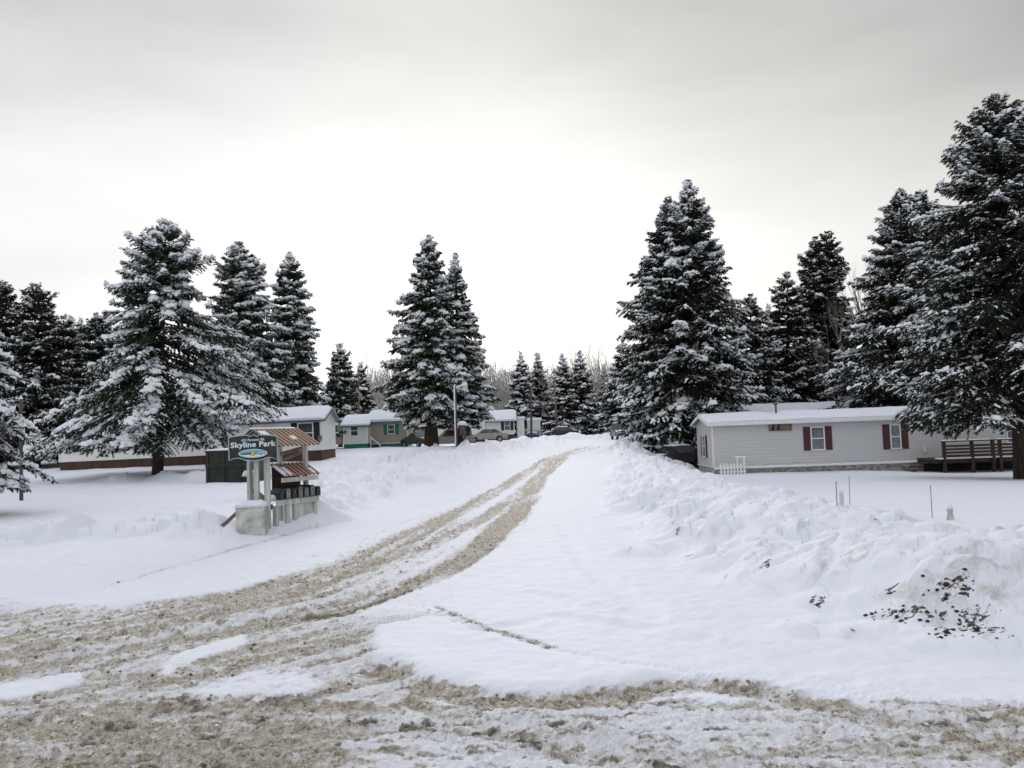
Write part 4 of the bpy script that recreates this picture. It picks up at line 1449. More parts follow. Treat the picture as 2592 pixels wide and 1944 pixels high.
# --- green trimmed home
Y3 = 86.0
a = P(937, 1125, Y3)
b = P(1032, 1120, Y3)
zf3, ze3 = P(985, 1121, Y3).z, P(985, 1065, Y3).z
green_home = thing('mobile_home', 'tan home with green trim, green shutters and a pale side room', 'mobile home', (a.x, Y3, 0))
Lg = b.x - a.x
home_shell(green_home, Lg, 4.3, zf3, ze3, ze3 + .85, M_TAN, M_GREEN, M_TRIM, -.3, .3, .3, 9, None, M_GREEN)
l = P(990, 1087, Y3)
window(green_home, l.x - a.x, l.z, .62, .85, M_GREEN, 0, None, None, .36)
Mr = Matrix.Translation((Lg, 0, 0)) @ Matrix(((0, -1, 0, 0), (1, 0, 0, 0), (0, 0, 1, 0), (0, 0, 0, 1)))
window(green_home, 2.1, l.z, .7, .9, M_GREEN, 0, Mr)
c0, c1 = P(869, 1120, Y3 - 1.2), P(931, 1120, Y3 - 1.2)
M_SIDE = home_shell(green_home, c1.x - c0.x, 4.6, P(900, 1122, Y3 - 1.2).z, P(900, 1077, Y3 - 1.2).z, P(900, 1077, Y3 - 1.2).z + .8, M_PALE, M_GREEN, M_TRIM, -.3, .25, .3, 10, None, M_GREEN, c0.x - a.x, -1.2)
M_SIDE.name = 'side_room'
l = P(897, 1090, Y3 - 1.2)
window(green_home, l.x - a.x, l.z, .65, .95, None, -1.2)
mb = MB()
mb.box(c0.x - a.x - 2.2, c0.x - a.x - .3, -.3, 3.2, zf3, ze3 - .3)
mb.build('lean_to', M_TAN, green_home)
mb = MB()
mb.box(c0.x - a.x - 1.5, c0.x - a.x - .75, -.34, -.304, zf3 + .9, zf3 + 1.9, None, .01)
mb.build('shutter', M_GREEN, green_home)
mb = MB()
p0_, p1_ = P(938, 1106, Y3 - 1), P(962, 1127, Y3 - 1.5)
o_ = Vector((a.x, Y3, 0))
mb.beam(p0_ - o_, p1_ - o_, .08, .1)
mb.beam(p1_ - o_, p1_ - o_ + Vector((0, 0, -.9)), .08, .08)
mb.beam(p0_ - o_, p0_ - o_ + Vector((0, 0, -1.6)), .08, .08)
mb.build('stair_rail', M_TRIM, green_home)
mb = MB()
mb.box(P(950, 1125, Y3).x - a.x, P(965, 1125, Y3).x - a.x, -1.6, -.6, .9, 1.55, None, .02)
mb.build('steps', M_DECK, green_home)

# --- small far home
Y4 = 116.0
a = P(1232, 1095, Y4)
b = P(1302, 1095, Y4)
zf4, ze4 = P(1270, 1099, Y4).z, P(1270, 1064, Y4).z
far_home = thing('mobile_home', 'small pale home with dark skirting far down the left of the road', 'mobile home', (a.x, Y4, 0))
home_shell(far_home, b.x - a.x, 5.0, zf4, ze4, ze4 + 1.1, M_PALE, M_SKIRTB, M_TRIM, .2, .35, .35, 12, None, M_DKTRIM)
l = P(1284, 1077, Y4)
window(far_home, l.x - a.x, l.z, .7, 1.2, M_BLACKSH, 0, None, None, .4)
mb = MB()
x0_ = b.x - a.x
mb.box(x0_ + .4, x0_ + 1.4, 1.2, 4.2, zf4 - .6, ze4 + .1)
mb.build('entry_room', M_WHITE, far_home)
mb = MB()
mb.box(x0_ + 1.9, x0_ + 3.7, 4, 7, zf4 - .4, ze4 - .15)
mb.build('annex', M_PALE, far_home)
mb = MB()
mb.box(x0_ + .37, x0_ + 1.6, .9, 4.4, ze4 + .102, ze4 + .45, None, .12)
mb.box(x0_ + 1.8, x0_ + 3.9, 3.8, 7.2, ze4 - .147, ze4 + .25, None, .12)
mb.build('annex_snow', M_SNOW, far_home)

# --- white home glimpsed under the middle spruce
Y5 = 104.0
a = P(1092, 1104, Y5)
b = P(1226, 1100, Y5)
mid_home = thing('mobile_home', 'white home half hidden behind the tall middle spruce', 'mobile home', (a.x, Y5, 0))
zf5 = P(1150, 1106, Y5).z
home_shell(mid_home, b.x - a.x, 4.3, zf5, zf5 + 2.1, zf5 + 2.7, M_WHITE, M_SKIRTB, M_TRIM, .2, .25, .25, 14)
window(mid_home, 2.8, zf5 + 1.2, .8, 1.0, M_BLACKSH, 0)

# ================================================================== PARK SIGN
M_POST = mat('weathered_white_post', (0.48, 0.49, 0.45), .75, .2, 5, .3, 30, stretch=(1, 1, .2))
M_BOARD = mat('dark_sign_board', (0.040, 0.033, 0.028), .6, .3, 3)
M_EDGE = mat('sign_edge_blue', (0.28, 0.42, 0.50), .5, .1)
M_LETTER = mat('pale_lettering', (0.62, 0.74, 0.80), .5, .05)
YS = 21.6
s0 = P(642, 1190, YS)
zg = gz(s0.x, YS)
sign = thing('park_sign', 'dark board sign with pale blue lettering and an oval emblem on two white posts', 'sign', (s0.x, YS, zg))


def SL(px, py):                              # picture point -> sign plane, metres
    q = P(px, py, YS)
    return q.x - s0.x, q.z - zg


# outline with the scrolled top and bottom edges
TL, TR, BR, BL = SL(579, 1107), SL(703, 1104), SL(704, 1165), SL(581, 1168)
def edge(fr):
    pts = []
    cx = (TL[0] + TR[0]) / 2
    for i in range(25):
        t = i / 24
        x_ = TL[0] + (TR[0] - TL[0]) * t
        z_ = TL[1] + (TR[1] - TL[1]) * t
        s_ = math.sin(math.pi * t)
        bump = .055 * s_ ** .8 - .055 * math.exp(-((t - .44) / .035) ** 2) - .05 * math.exp(-((t - .58) / .035) ** 2) + .01 * math.exp(-((t - .51) / .02) ** 2)
        pts.append((x_, z_ + bump))
    for i in range(25):
        t = i / 24
        x_ = BR[0] + (BL[0] - BR[0]) * t
        z_ = BR[1] + (BL[1] - BR[1]) * t
        pts.append((x_, z_ + .055 * math.sin(math.pi * min(1, t / .33)) * (t < .33) * 1.0 + .055 * math.sin(math.pi * min(1, (1 - t) / .33)) * (t > .67) - .02 * math.exp(-((t - .5) / .12) ** 2) + .02))
    c_ = (sum(p[0] for p in pts) / len(pts), sum(p[1] for p in pts) / len(pts))
    return [(c_[0] + (p[0] - c_[0]) * fr[0], c_[1] + (p[1] - c_[1]) * fr[1]) for p in pts]


mb = MB()
mb.prism(edge((1, 1)), -.03, .03, 'y')
mb.build('board', M_BOARD, sign)
mb = MB()
o1, o2 = edge((1.012, 1.022)), edge((.972, .945))
n = len(o1)
vs = [(p[0], -.042, p[1]) for p in o1] + [(p[0], -.042, p[1]) for p in o2] + [(p[0], -.031, p[1]) for p in o1] + [(p[0], -.031, p[1]) for p in o2]
fs = []
for i in range(n):
    k = (i + 1) % n
    fs += [(i, k, n + k, n + i), (i, 2 * n + i, 2 * n + k, k), (n + i, n + k, 3 * n + k, 3 * n + i)]
mb.add(vs, fs)
mb.build('border', M_EDGE, sign)


def lettering(txt, x0_, x1_, z_, h_, name, par, m_, off=.012, sp=1.0, rot=0.0):
    cu = bpy.data.curves.new('lettering', 'FONT')
    cu.body = txt
    cu.size = 1.0
    cu.offset = off
    cu.space_character = sp
    cu.extrude = .012
    cu.resolution_u = 3
    t = bpy.data.objects.new('lettering_source', cu)
    COL.objects.link(t)
    dg = bpy.context.evaluated_depsgraph_get()
    me = bpy.data.meshes.new_from_object(t.evaluated_get(dg))
    COL.objects.unlink(t)
    bpy.data.objects.remove(t)
    co = np.zeros(len(me.vertices) * 3)
    me.vertices.foreach_get('co', co)
    co = co.reshape(-1, 3)
    mn, mx = co[:, 0].min(), co[:, 0].max()
    sx = (x1_ - x0_) / (mx - mn)
    sz = h_ / .72
    out = np.stack([x0_ + (co[:, 0] - mn) * sx, -.036 - co[:, 2] * .4, z_ + co[:, 1] * sz + rot * (co[:, 0] - mn) * sx], 1)
    me.vertices.foreach_set('co', out.ravel())
    me.update()
    me.name = name
    me.materials.clear()
    me.materials.append(m_)
    return link(name, me, par)


l0, l1 = SL(585, 1134), SL(700, 1131)
lettering('Skyline Park', l0[0], l1[0], l0[1], .135, 'name_lettering', sign, M_LETTER, .03, 1.05, .02)
l0, l1 = SL(612, 1118), SL(671, 1116)
for word, f0, f1 in (('433', 0, .20), ('Parsons', .27, .76), ('Rd.', .83, 1.0)):
    wx_ = l1[0] - l0[0]
    lettering(word, l0[0] + wx_ * f0, l0[0] + wx_ * f1, l0[1] + .03 * wx_ * f0, .065, 'address_lettering', sign, M_LETTER, .018, 1.05, .03)
# oval emblem: lake, tree line, hill
ec = SL(641.5, 1147.5)
ew, eh = .365, .112


def ell(w, h, n=40):
    return [(ec[0] + w * math.cos(2 * math.pi * i / n), ec[1] + h * math.sin(2 * math.pi * i / n)) for i in range(n)]


mb = MB()
mb.prism(ell(ew, eh), -.046, -.032, 'y')
em = mb.build('emblem', mat('emblem_rim', (0.55, 0.66, 0.68), .5, .05), sign)
mb = MB()
mb.prism(ell(ew * .95, eh * .88), -.050, -.0465, 'y')
mb.build('emblem_sky', mat('emblem_sky_blue', (0.22, 0.48, 0.56), .5, .3, 8, stretch=(.5, 1, 6)), em)
low = [p for p in ell(ew * .93, eh * .86, 60) if p[1] < ec[1] - .022]
low.sort(key=lambda p: math.atan2(p[1] - ec[1], p[0] - ec[0]))
mb = MB()
mb.prism(low, -.0535, -.0505, 'y')
mb.build('emblem_snowfield', mat('emblem_white', (0.70, 0.72, 0.68), .5, .05), em)
rng = random.Random(2)
mb = MB()
pts = [(ec[0] - .30, ec[1] - .026)]
for i in range(15):
    pts.append((ec[0] - .29 + i * .018, ec[1] - .015 + (.022 if i % 2 else 0) + .01 * rng.random() + .0009 * i))
pts.append((ec[0] - .02, ec[1] - .026))
mb.prism(pts, -.057, -.054, 'y')
mb.prism([(ec[0] + .16, ec[1] - .02), (ec[0] + .22, ec[1] - .045), (ec[0] + .225, ec[1] - .02), (ec[0] + .28, ec[1] - .008), (ec[0] + .2, ec[1] - .01)], -.057, -.054, 'y')
mb.build('emblem_treeline', mat('emblem_dark_green', (0.02, 0.06, 0.07), .5), em)
mb = MB()
mb.prism([(ec[0] - .04, ec[1] - .05), (ec[0] + .0, ec[1] - .06), (ec[0] + .09, ec[1] - .03), (ec[0] + .05, ec[1] + .03), (ec[0] + .02, ec[1] + .06), (ec[0] - .02, ec[1] + .055), (ec[0] - .04, ec[1] + .02)], -.060, -.0575, 'y')
mb.build('emblem_hill', mat('emblem_yellow', (0.50, 0.40, 0.06), .5, .3, 14), em)
for (px, pw) in ((646, 12), (672.5, 13)):
    x_, z_ = SL(px, 1166)
    mb = MB()
    hw_ = pw / 2 * YS / FPX
    mb.box(x_ - hw_, x_ + hw_, .033, .033 + 2 * hw_, -.3, SL(px, 1112)[1], None, .008)
    mb.build('post', M_POST, sign)

# ================================================================== MAILBOX SHELTER
def rusty(name, x0_, per):
    """sheet iron: rust colour, with lit crests and shaded hollows put into it"""
    M = mat(name, (0.33, 0.17, 0.10), .6, .25, 4, spec=.3)
    t = M.node_tree
    b = t.nodes['Principled BSDF']
    src = b.inputs['Base Color'].links[0].from_socket
    sp = N(t, 'ShaderNodeSeparateXYZ')
    g = N(t, 'ShaderNodeTexCoord')
    L(t, g.outputs['Object'], sp.inputs[0])
    w = MATH(t, 'COSINE', MATH(t, 'MULTIPLY', MATH(t, 'SUBTRACT', sp.outputs['X'], x0_), 2 * math.pi / per))
    f = RAMP(t, MATH(t, 'ADD', MATH(t, 'MULTIPLY', w, .5), .5), [(.3, 0.0), (.75, 1.0)])
    c = MIX(t, f, (0.085, 0.042, 0.026), src)
    c = MIX(t, MATH(t, 'MULTIPLY', f, .45), c, (0.62, 0.46, 0.36))  # shading of the corrugation coloured in: pale crests, dark hollows
    L(t, c, b.inputs['Base Color'])
    return M


M_RUST = rusty('rusty_corrugated_sheet', -.95, 1.75 / 11)
M_RUST2 = rusty('rusty_corrugated_sheet_low', -.62, 1.34 / 9)
M_MBOX = mat('black_mailbox', (0.016, 0.016, 0.018), .35, .2, spec=.5)
M_MBOXF = mat('grey_mailbox_front', (0.17, 0.18, 0.19), .4, .2)
M_WOODB = mat('bare_brown_wood', (0.20, 0.15, 0.115), .8, .25, 5, stretch=(.3, 1, 1))
YK = 23.0
k0 = P(704, 1310, YK)
TH = R(60)
kz = gz(k0.x, YK) - .02
shelter = thing('mailbox_shelter', 'white wooden mailbox stand with two rusty corrugated roofs beside the road', 'mailbox stand', (k0.x, YK, kz), TH)
# local: x away along the stand, -y towards the road.  metres above the snow
rowx0, rowx1 = -.80, .62


def Z(py):
    return P(716, py, YK).z - kz


def corr(name, x0_, x1_, ytop, ztop_, ybot, zbot, par, waves=14, m_=None):
    nx = waves * 6 + 1
    vs, fs = [], []
    for i in range(nx):
        x_ = x0_ + (x1_ - x0_) * i / (nx - 1)
        w = .022 * math.cos(2 * math.pi * waves * i / (nx - 1))
        for t_ in (0, .5, 1):
            y_, z_ = ytop + (ybot - ytop) * t_, ztop_ + (zbot - ztop_) * t_
            nv = Vector((0, ztop_ - zbot, -(ytop - ybot))) * -1
            nv.normalize()
            if nv.z < 0:
                nv = -nv
            vs.append((x_, y_ + nv.y * w, z_ + nv.z * w))
            vs.append((x_, y_ + nv.y * (w - .006), z_ + nv.z * (w - .006)))
    for i in range(nx - 1):
        for j in range(2):
            a_ = i * 6 + j * 2
            b_ = a_ + 6
            fs += [(a_, b_, b_ + 2, a_ + 2), (a_ + 1, a_ + 3, b_ + 3, b_ + 1)]
        fs += [(i * 6, i * 6 + 1, i * 6 + 7, i * 6 + 6), (i * 6 + 4, i * 6 + 10, i * 6 + 11, i * 6 + 5)]
    mb = MB()
    mb.add(vs, fs)
    return mb.build(name, m_ or M_RUST, par, False)


zr_, ze_ = Z(1086), Z(1128)
up_r = corr('upper_roof', -.95, .80, .0, zr_, -.82, ze_, shelter, 11)
bk = corr('upper_roof', -.95, .80, .015, zr_ - .004, .72, ze_ + .02, shelter, 11)
mb = MB()
mb.prism([(-.55, ze_ + .1), (.55, ze_ + .1), (0, zr_ - .06)], -.84, -.81, 'x')
mb.build('gable_board', mat('dark_gable_wood', (.06, .045, .035), .8, .3), shelter)
# snow on the back slope and scraps on the front slope
rg = np.random.default_rng(3)
def snow_patch(x0_, x1_, y0_, y1_, zfun, th, seed, n=14):
    xs, ys = np.linspace(0, 1, n), np.linspace(0, 1, n)
    A_, B_ = np.meshgrid(xs, ys)
    e = np.clip(np.minimum.reduce([A_, 1 - A_, B_, 1 - B_]) * 5, 0, 1) ** .6
    X_ = x0_ + (x1_ - x0_) * A_
    Y_ = y0_ + (y1_ - y0_) * B_
    cw = 1 + .12 * vnoise(X_ * 5, Y_ * 5, seed)
    zz = zfun(X_, Y_)
    T = np.stack([X_, Y_, zz + th * e * cw + .02], 2).reshape(-1, 3)
    Bm = np.stack([X_, Y_, zz + .0], 2).reshape(-1, 3)
    V_ = np.concatenate([T, Bm])
    F_ = []
    nn_ = n * n
    for j in range(n - 1):
        for i in range(n - 1):
            q = j * n + i
            F_ += [(q, q + 1, q + n + 1, q + n), (nn_ + q, nn_ + q + n, nn_ + q + n + 1, nn_ + q + 1)]
    for i in range(n - 1):
        for (p, q) in ((i, i + 1), ((n - 1) * n + i, (n - 1) * n + i + 1), (i * n, i * n + n), (i * n + n - 1, i * n + 2 * n - 1)):
            F_.append((p, q, nn_ + q, nn_ + p))
    return V_, np.array(F_)


def snow_obj(name, patches, par):
    for V_, F_ in patches:
        link(name, mesh_np(name, V_, F_, M_SNOW, True), par)
    return


def snow_obj_old(name, patches, par):
    Vs, Fs, o = [], [], 0
    for V_, F_ in patches:
        Vs.append(V_)
        Fs.append(F_ + o)
        o += len(V_)
    return link(name, mesh_np(name, np.concatenate(Vs), np.concatenate(Fs), M_SNOW, True), par)


kf = (ze_ - zr_) / -.82
fr_up = lambda X_, Y_: zr_ + kf * Y_ * 1.0 + .01
bk_up = lambda X_, Y_: zr_ - (zr_ - ze_ - .02) / .72 * Y_ + .01
snow_obj('roof_snow', [snow_patch(-.97, .79, .0, .76, bk_up, .10, 4, 20), snow_patch(-.80, -.55, -.40, -.12, fr_up, .02, 5, 8), snow_patch(.05, .22, -.56, -.40, fr_up, .02, 6, 8)], shelter)
# four posts
for (x_, y_) in ((.55, -.50), (-.55, .45), (.55, .45)):
    mb = MB()
    mb.box(x_ - .055, x_ + .055, y_ - .055, y_ + .055, -.4, fr_up(0, -abs(y_)) - .05, None, .008)
    mb.build('post', M_POST, shelter)
mb = MB()
mb.beam((.55, .40, Z(1150)), (.55, -.45, Z(1135)), .05, .1)
mb.beam((.55, .30, Z(1165)), (.55, -.42, Z(1145)), .05, .08)
mb.beam((-.6, -.51, ze_ + .06), (.62, -.51, ze_ + .06), .04, .09)
mb.build('brace', M_WOODB, shelter)
# lower roof over the mailboxes
zl0, zl1 = Z(1172), Z(1203)
yl0, yl1 = -.30, -.86
corr('lower_roof', -.62, .72, yl0, zl0, yl1, zl1, shelter, 9, M_RUST2)
kl = (zl1 - zl0) / (yl1 - yl0)
fl = lambda X_, Y_: zl0 + kl * (Y_ - yl0) + .01
snow_obj('roof_snow', [snow_patch(-.60, -.46, -.84, -.42, fl, .03, 7, 9), snow_patch(-.40, -.28, -.85, -.5, fl, .03, 8, 9), snow_patch(.48, .6, -.84, -.6, fl, .02, 9, 8)], shelter)
mb = MB()
mb.box(-.66, .70, yl1 + .03, yl1 + .06, zl1 - .15, zl1 - .03, None, .006)
mb.build('fascia_board', M_POST, shelter)
mb = MB()
mb.box(-.45, .58, yl0 + .02, yl0 + .05, Z(1262), zl0 - .04, None, .004)
mb.build('back_panel', mat('dark_back_panel', (.07, .045, .035), .8, .3), shelter)
# shelf and boards under it
zs_ = Z(1258)
mb = MB()
mb.box(-.86, .66, -.82, -.36, zs_ - .03, zs_, None, .006)
mb.build('shelf', M_POST, shelter)
mb = MB()
mb.box(-.88, .68, -.855, -.825, zs_ - .15, zs_ - .002, None, .006)
mb.build('shelf_fascia', M_POST, shelter)
for (x_, w_) in ((-.82, .12), (-.42, .13), (-.16, .11), (.58, .10)):
    mb = MB()
    mb.box(x_ - w_ / 2, x_ + w_ / 2, -.82, -.70, -.4, zs_ - .155, None, .008)
    mb.build('leg', M_POST, shelter)
mb = MB()
mb.box(-.10, .52, -.77, -.73, -.3, zs_ - .155, None, .006)
mb.build('skirt_panel', M_POST, shelter)
mb = MB()
mb.beam((-.70, -.55, zs_ - .16), (-1.0, -.3, .35), .05, .12)
mb.beam((-.95, -.1, Z(1232)), (-1.0, -.62, zs_ + .0), .05, .13)
mb.build('brace', M_WOODB, shelter)
# mailboxes
nb_ = 7
for i in range(nb_):
    x_ = -.74 + i * (1.34 / (nb_ - 1))
    w_, h_ = .088, (.25, .29, .26, .31, .27, .31, .26)[i]
    prof = [(x_ - w_, zs_ + .004), (x_ + w_, zs_ + .004)] + [(x_ + w_ * math.cos(a_), zs_ + h_ - w_ + w_ * math.sin(a_)) for a_ in np.linspace(0, math.pi, 9)]
    mb = MB()
    mb.prism(prof, -.90, -.44, 'y')
    bx = mb.build('mailbox', M_MBOX, shelter)
    ctrz = zs_ + h_ / 2
    mb = MB()
    mb.prism([(x_ + (p[0] - x_) * .86, ctrz + (p[1] - ctrz) * .9) for p in prof], -.912, -.902, 'y')
    mb.build('mailbox_door', M_MBOXF if i in (1, 3, 4, 5) else M_MBOX, bx)
    mb = MB()
    mb.box(x_ - .012, x_ + .012, -.93, -.914, ctrz + .03, ctrz + .06)
    mb.build('latch', M_MBOXF, bx)
snow_obj('shelf_snow', [snow_patch(-.98, -.80, -.80, -.5, lambda X_, Y_: zs_ + 0 * X_ + .002, .12, 10, 10)], shelter)

# white block with snow cap
qb = P(634, 1335, 21.0)
bz = gz(qb.x, 21.0)
blk = thing('concrete_block', 'stained white block with a snow cap half buried beside the mailbox stand', 'block', (qb.x, 21.0, bz), R(6))
bl, br, bt, bb = P(597, 1285, 21), P(668, 1283, 21), P(634, 1284, 21), P(634, 1340, 21)
M_CONC = mat('stained_white_block', (0.50, 0.51, 0.46), .8, .25, 4, .4, 18)
mb = MB()
hb_ = bt.z - bz
wb_ = (br.x - bl.x) / 2
mb.box(-wb_, wb_, -.05, .5, -.4, hb_, None, .025)
mb.build('block', M_CONC, blk)
V_, F_ = snow_patch(-wb_ - .02, wb_ + .02, -.07, .52, lambda X_, Y_: hb_ + 0 * X_ - .002, .13, 12, 16)
link('snow_cap', mesh_np('snow_cap', V_, F_, M_SNOW, True), blk)
# leaning plank
p0_, p1_ = P(560, 1334, 21.3), P(602, 1296, 21.6)
ex = (p1_ - p0_)
mb = MB()
mb.beam(p0_ - ex * .15, p1_ + ex * .5, .05, .085)
tag(mb.build('leaning_plank', M_WOODB), 'bare brown plank slanting out of the snow left of the white block', 'plank')
# stub behind the sign posts
q = P(633, 1216, 23.5)
mb = MB()
mb.box(-.06, .10, -.08, .08, -.6, .12, None, .01)
stub = thing('post_stub', 'short snow capped post stub just left of the sign posts', 'post', (q.x, 23.5, q.z))
mb.build('stub', M_POST, stub)
V_, F_ = snow_patch(-.18, .16, -.15, .15, lambda X_, Y_: .12 + 0 * X_, .14, 13, 12)
link('snow_cap', mesh_np('snow_cap', V_, F_, M_SNOW, True), stub)

# ================================================================== DUMPSTER
M_DUMP = mat('dark_green_steel', (0.012, 0.022, 0.015), .5, .3, 2.5, spec=.4)
dq, dq2 = P(521, 1200, 42), P(655, 1200, 42)
dz = gz(dq.x, 42)
dzt = P(580, 1142, 42).z
dump = thing('dumpster', 'dark green steel dumpster with snow along its lid behind the sign', 'dumpster', (dq.x, 42, dz))
Ldp = dq2.x - dq.x
hd = dzt - dz
mb = MB()
mb.prism([(0, -.2), (1.6, -.2), (1.6, hd * .95), (0, hd)], 0, Ldp, 'x')
body = mb.build('bin', M_DUMP, dump)
mb = MB()
for i in range(4):
    x_ = .05 + i * (Ldp - .2) / 3
    mb.box(x_, x_ + .1, -.06, -.004, -.1, hd - .05)
mb.box(0, Ldp, -.075, -.062, hd * .5, hd * .6)
mb.build('ribs', M_DUMP, dump)
mb = MB()
mb.box(-.04, Ldp + .04, -.08, 1.65, hd + .002, hd + .05, None, .01)
mb.build('lid', M_DUMP, dump)
V_, F_ = snow_patch(-.05, Ldp + .05, -.09, 1.66, lambda X_, Y_: hd + .05 + 0 * X_, .08, 15, 18)
link('lid_snow', mesh_np('lid_snow', V_, F_, M_SNOW, True), dump)

# ================================================================== LAMP AND POLES
M_POLE = mat('dark_steel_pole', (0.075, 0.07, 0.065), .6, .2, 6)
M_WPOLE = mat('brown_wood_pole', (0.16, 0.12, 0.09), .85, .25, 6, stretch=(1, 1, .1))
YL = 60.0
lb, ltp = P(1157, 1155, YL), P(1152, 976, YL)
lz = gz(lb.x, YL) - .1
lamp = thing('street_lamp', 'frosted street lamp with a short arm beside the parked cars', 'street lamp', (lb.x, YL, lz))
hl = ltp.z - lz
dx = ltp.x - lb.x
mb = MB()
mb.tube([(0, 0, -.4), (dx, 0, hl)], [.085, .06], 10)
mb.build('pole', M_POLE, lamp, True)
mb = MB()
mb.tube([(-.075, -.03, 0), (dx - .06, -.02, hl), (dx + .02, -.02, hl + .08)], [.055, .06, .07], 7)
mb.build('pole_snow', M_SNOW, lamp, True)
mb = MB()
mb.tube([(dx, 0, hl - .12), (dx + .35, -.05, hl - .1), (dx + .62, -.1, hl + .08)], .04, 8)
mb.tube([(dx + .0, 0, hl - .07), (dx + .35, -.05, hl - .045), (dx + .65, -.1, hl + .16)], [.045, .05, .06], 7)
mb.build('arm', M_TRIM, lamp, True)
mb = MB()
mb.lathe([(.05, .22), (.12, .14), (.19, .0), (.2, -.06)], 14)
mb.build('lamp_shade', M_TRIM, lamp, True, (dx + .70, -.1, hl + .0))
mb = MB()
mb.lathe([(.17, -.07), (.185, -.2), (.14, -.36), (.05, -.42)], 14)
mb.build('lamp_bowl', mat('pale_lamp_glass', (.62, .6, .52), .3, .1, spec=.5), lamp, True, (dx + .70, -.1, hl + .0))

for (lab, p0_, p1_, Y, m_, r0) in (
        ('dark bare pole in front of the far spruces at the road bend', (1345, 1114), (1344, 975), 84, M_POLE, .12),
        ('light brown pole leaning slightly beside the far dark car', (1411, 1106), (1402, 955), 112, M_WPOLE, .15),
        ('thin pole behind the green trimmed home', (909, 1060), (907, 930), 96, M_WPOLE, .09),
        ('dark post below the snowy boughs at the left edge', (54, 1215), (53, 1010), 34, M_POLE, .075)):
    a_, b_ = P(p0_[0], p0_[1], Y), P(p1_[0], p1_[1], Y)
    z_ = gz(a_.x, Y) - .3
    pt = thing('pole', lab, 'pole', (a_.x, Y, z_))
    mb = MB()
    mb.tube([(0, 0, 0), (b_.x - a_.x, 0, b_.z - z_)], [r0, r0 * .75], 9)
    mb.build('shaft', m_, pt, True)
    mb = MB()
    mb.lathe([(r0 * .8, 0), (r0 * .85, .05), (r0 * .5, .13), (.01, .16)], 9)
    mb.build('snow_cap', M_SNOW, pt, True, (b_.x - a_.x, 0, b_.z - z_ - .01))
# wire from lamp to the trees
w0, w1 = P(1155, 990, YL), P(1230, 1012, 71)
mb = MB()
pts = [w0.lerp(w1, t) - Vector((0, 0, .3 * math.sin(math.pi * t))) for t in np.linspace(0, 1, 9)]
mb.tube(pts, .022, 5)
tag(mb.build('lamp_cable', M_POLE), 'dark cable running from the street lamp into the middle spruce', 'cable')

# ================================================================== YARD STAKES, PIPES
M_STAKE = mat('thin_stake', (0.13, 0.11, 0.08), .7, .2)
for (lab, pb, ptp) in (('shortest yard stake, left of the capped white pipe', (2119, 1280), (2116, 1218)),
                       ('tall yard stake just right of the capped white pipe', (2151, 1278), (2149, 1205)),
                       ('lone yard stake leaning slightly, left of the snow capped hydrant', (2360, 1312), (2355, 1228))):
    g_ = on(pb[0], pb[1], y0=14)
    t_ = P(ptp[0], ptp[1], g_.y)
    mb = MB()
    mb.tube([(0, 0, -.2), (t_.x - g_.x, 0, t_.z - g_.z)], .008, 6)
    o_ = mb.build('yard_stake', M_STAKE, loc=g_)
    tag(o_, lab, 'stake', 'thin stakes in the snowy yard')
g_ = on(2131, 1276, y0=14)
u_ = g_.y / FPX
cp = thing('standpipe', 'short white pipe with a round snow cap between two stakes', 'pipe', g_)
mb = MB()
mb.lathe([(5.2 * u_, -.3), (5.2 * u_, 27 * u_), (5.8 * u_, 27 * u_), (5.8 * u_, 31 * u_)], 14)
mb.build('pipe', M_TRIM, cp, True)
mb = MB()
mb.lathe([(6.3 * u_, 31 * u_), (6.5 * u_, 34 * u_), (4.5 * u_, 38 * u_), (1 * u_, 40 * u_)], 14)
mb.build('snow_cap', M_SNOW, cp, True)
g_ = on(2406, 1316, y0=14)
u_ = g_.y / FPX
hy = thing('hydrant', 'squat whitish hydrant shape with a snow cap in the right yard', 'hydrant', g_)
mb = MB()
mb.lathe([(8.5 * u_, -.2), (8.5 * u_, 6 * u_), (7 * u_, 14 * u_), (6 * u_, 20 * u_), (7 * u_, 22 * u_), (7 * u_, 27 * u_), (4 * u_, 30 * u_)], 14)
mb.build('body', M_CONC, hy, True)
mb = MB()
mb.tube([(-8 * u_, 0, 24 * u_), (8 * u_, 0, 24 * u_)], 2.6 * u_, 8)
mb.build('side_caps', M_CONC, hy, True)
mb = MB()
mb.lathe([(6 * u_, 28 * u_), (6.5 * u_, 32 * u_), (4.5 * u_, 37 * u_), (1 * u_, 40 * u_)], 14)
mb.build('snow_cap', M_SNOW, hy, True)

# ================================================================== CARS
M_TYRE = mat('tyre_rubber', (0.02, 0.02, 0.02), .8, .2)
M_RIM = mat('wheel_rim', (0.35, 0.35, 0.36), .35, .1, metal=.6)
M_CGLASS = glass('car_glass', (0.03, 0.035, 0.04), .05)
M_TAIL = mat('tail_lamp_red', (0.35, 0.02, 0.02), .3, .1)
M_HEAD = mat('head_lamp_clear', (0.55, 0.56, 0.58), .15, .05, spec=.6)


def paint(name, col):
    M = mat(name, col, .35, .12, 2.0, spec=.5)
    M.node_tree.nodes['Principled BSDF'].inputs['Coat Weight'].default_value = .4
    return M


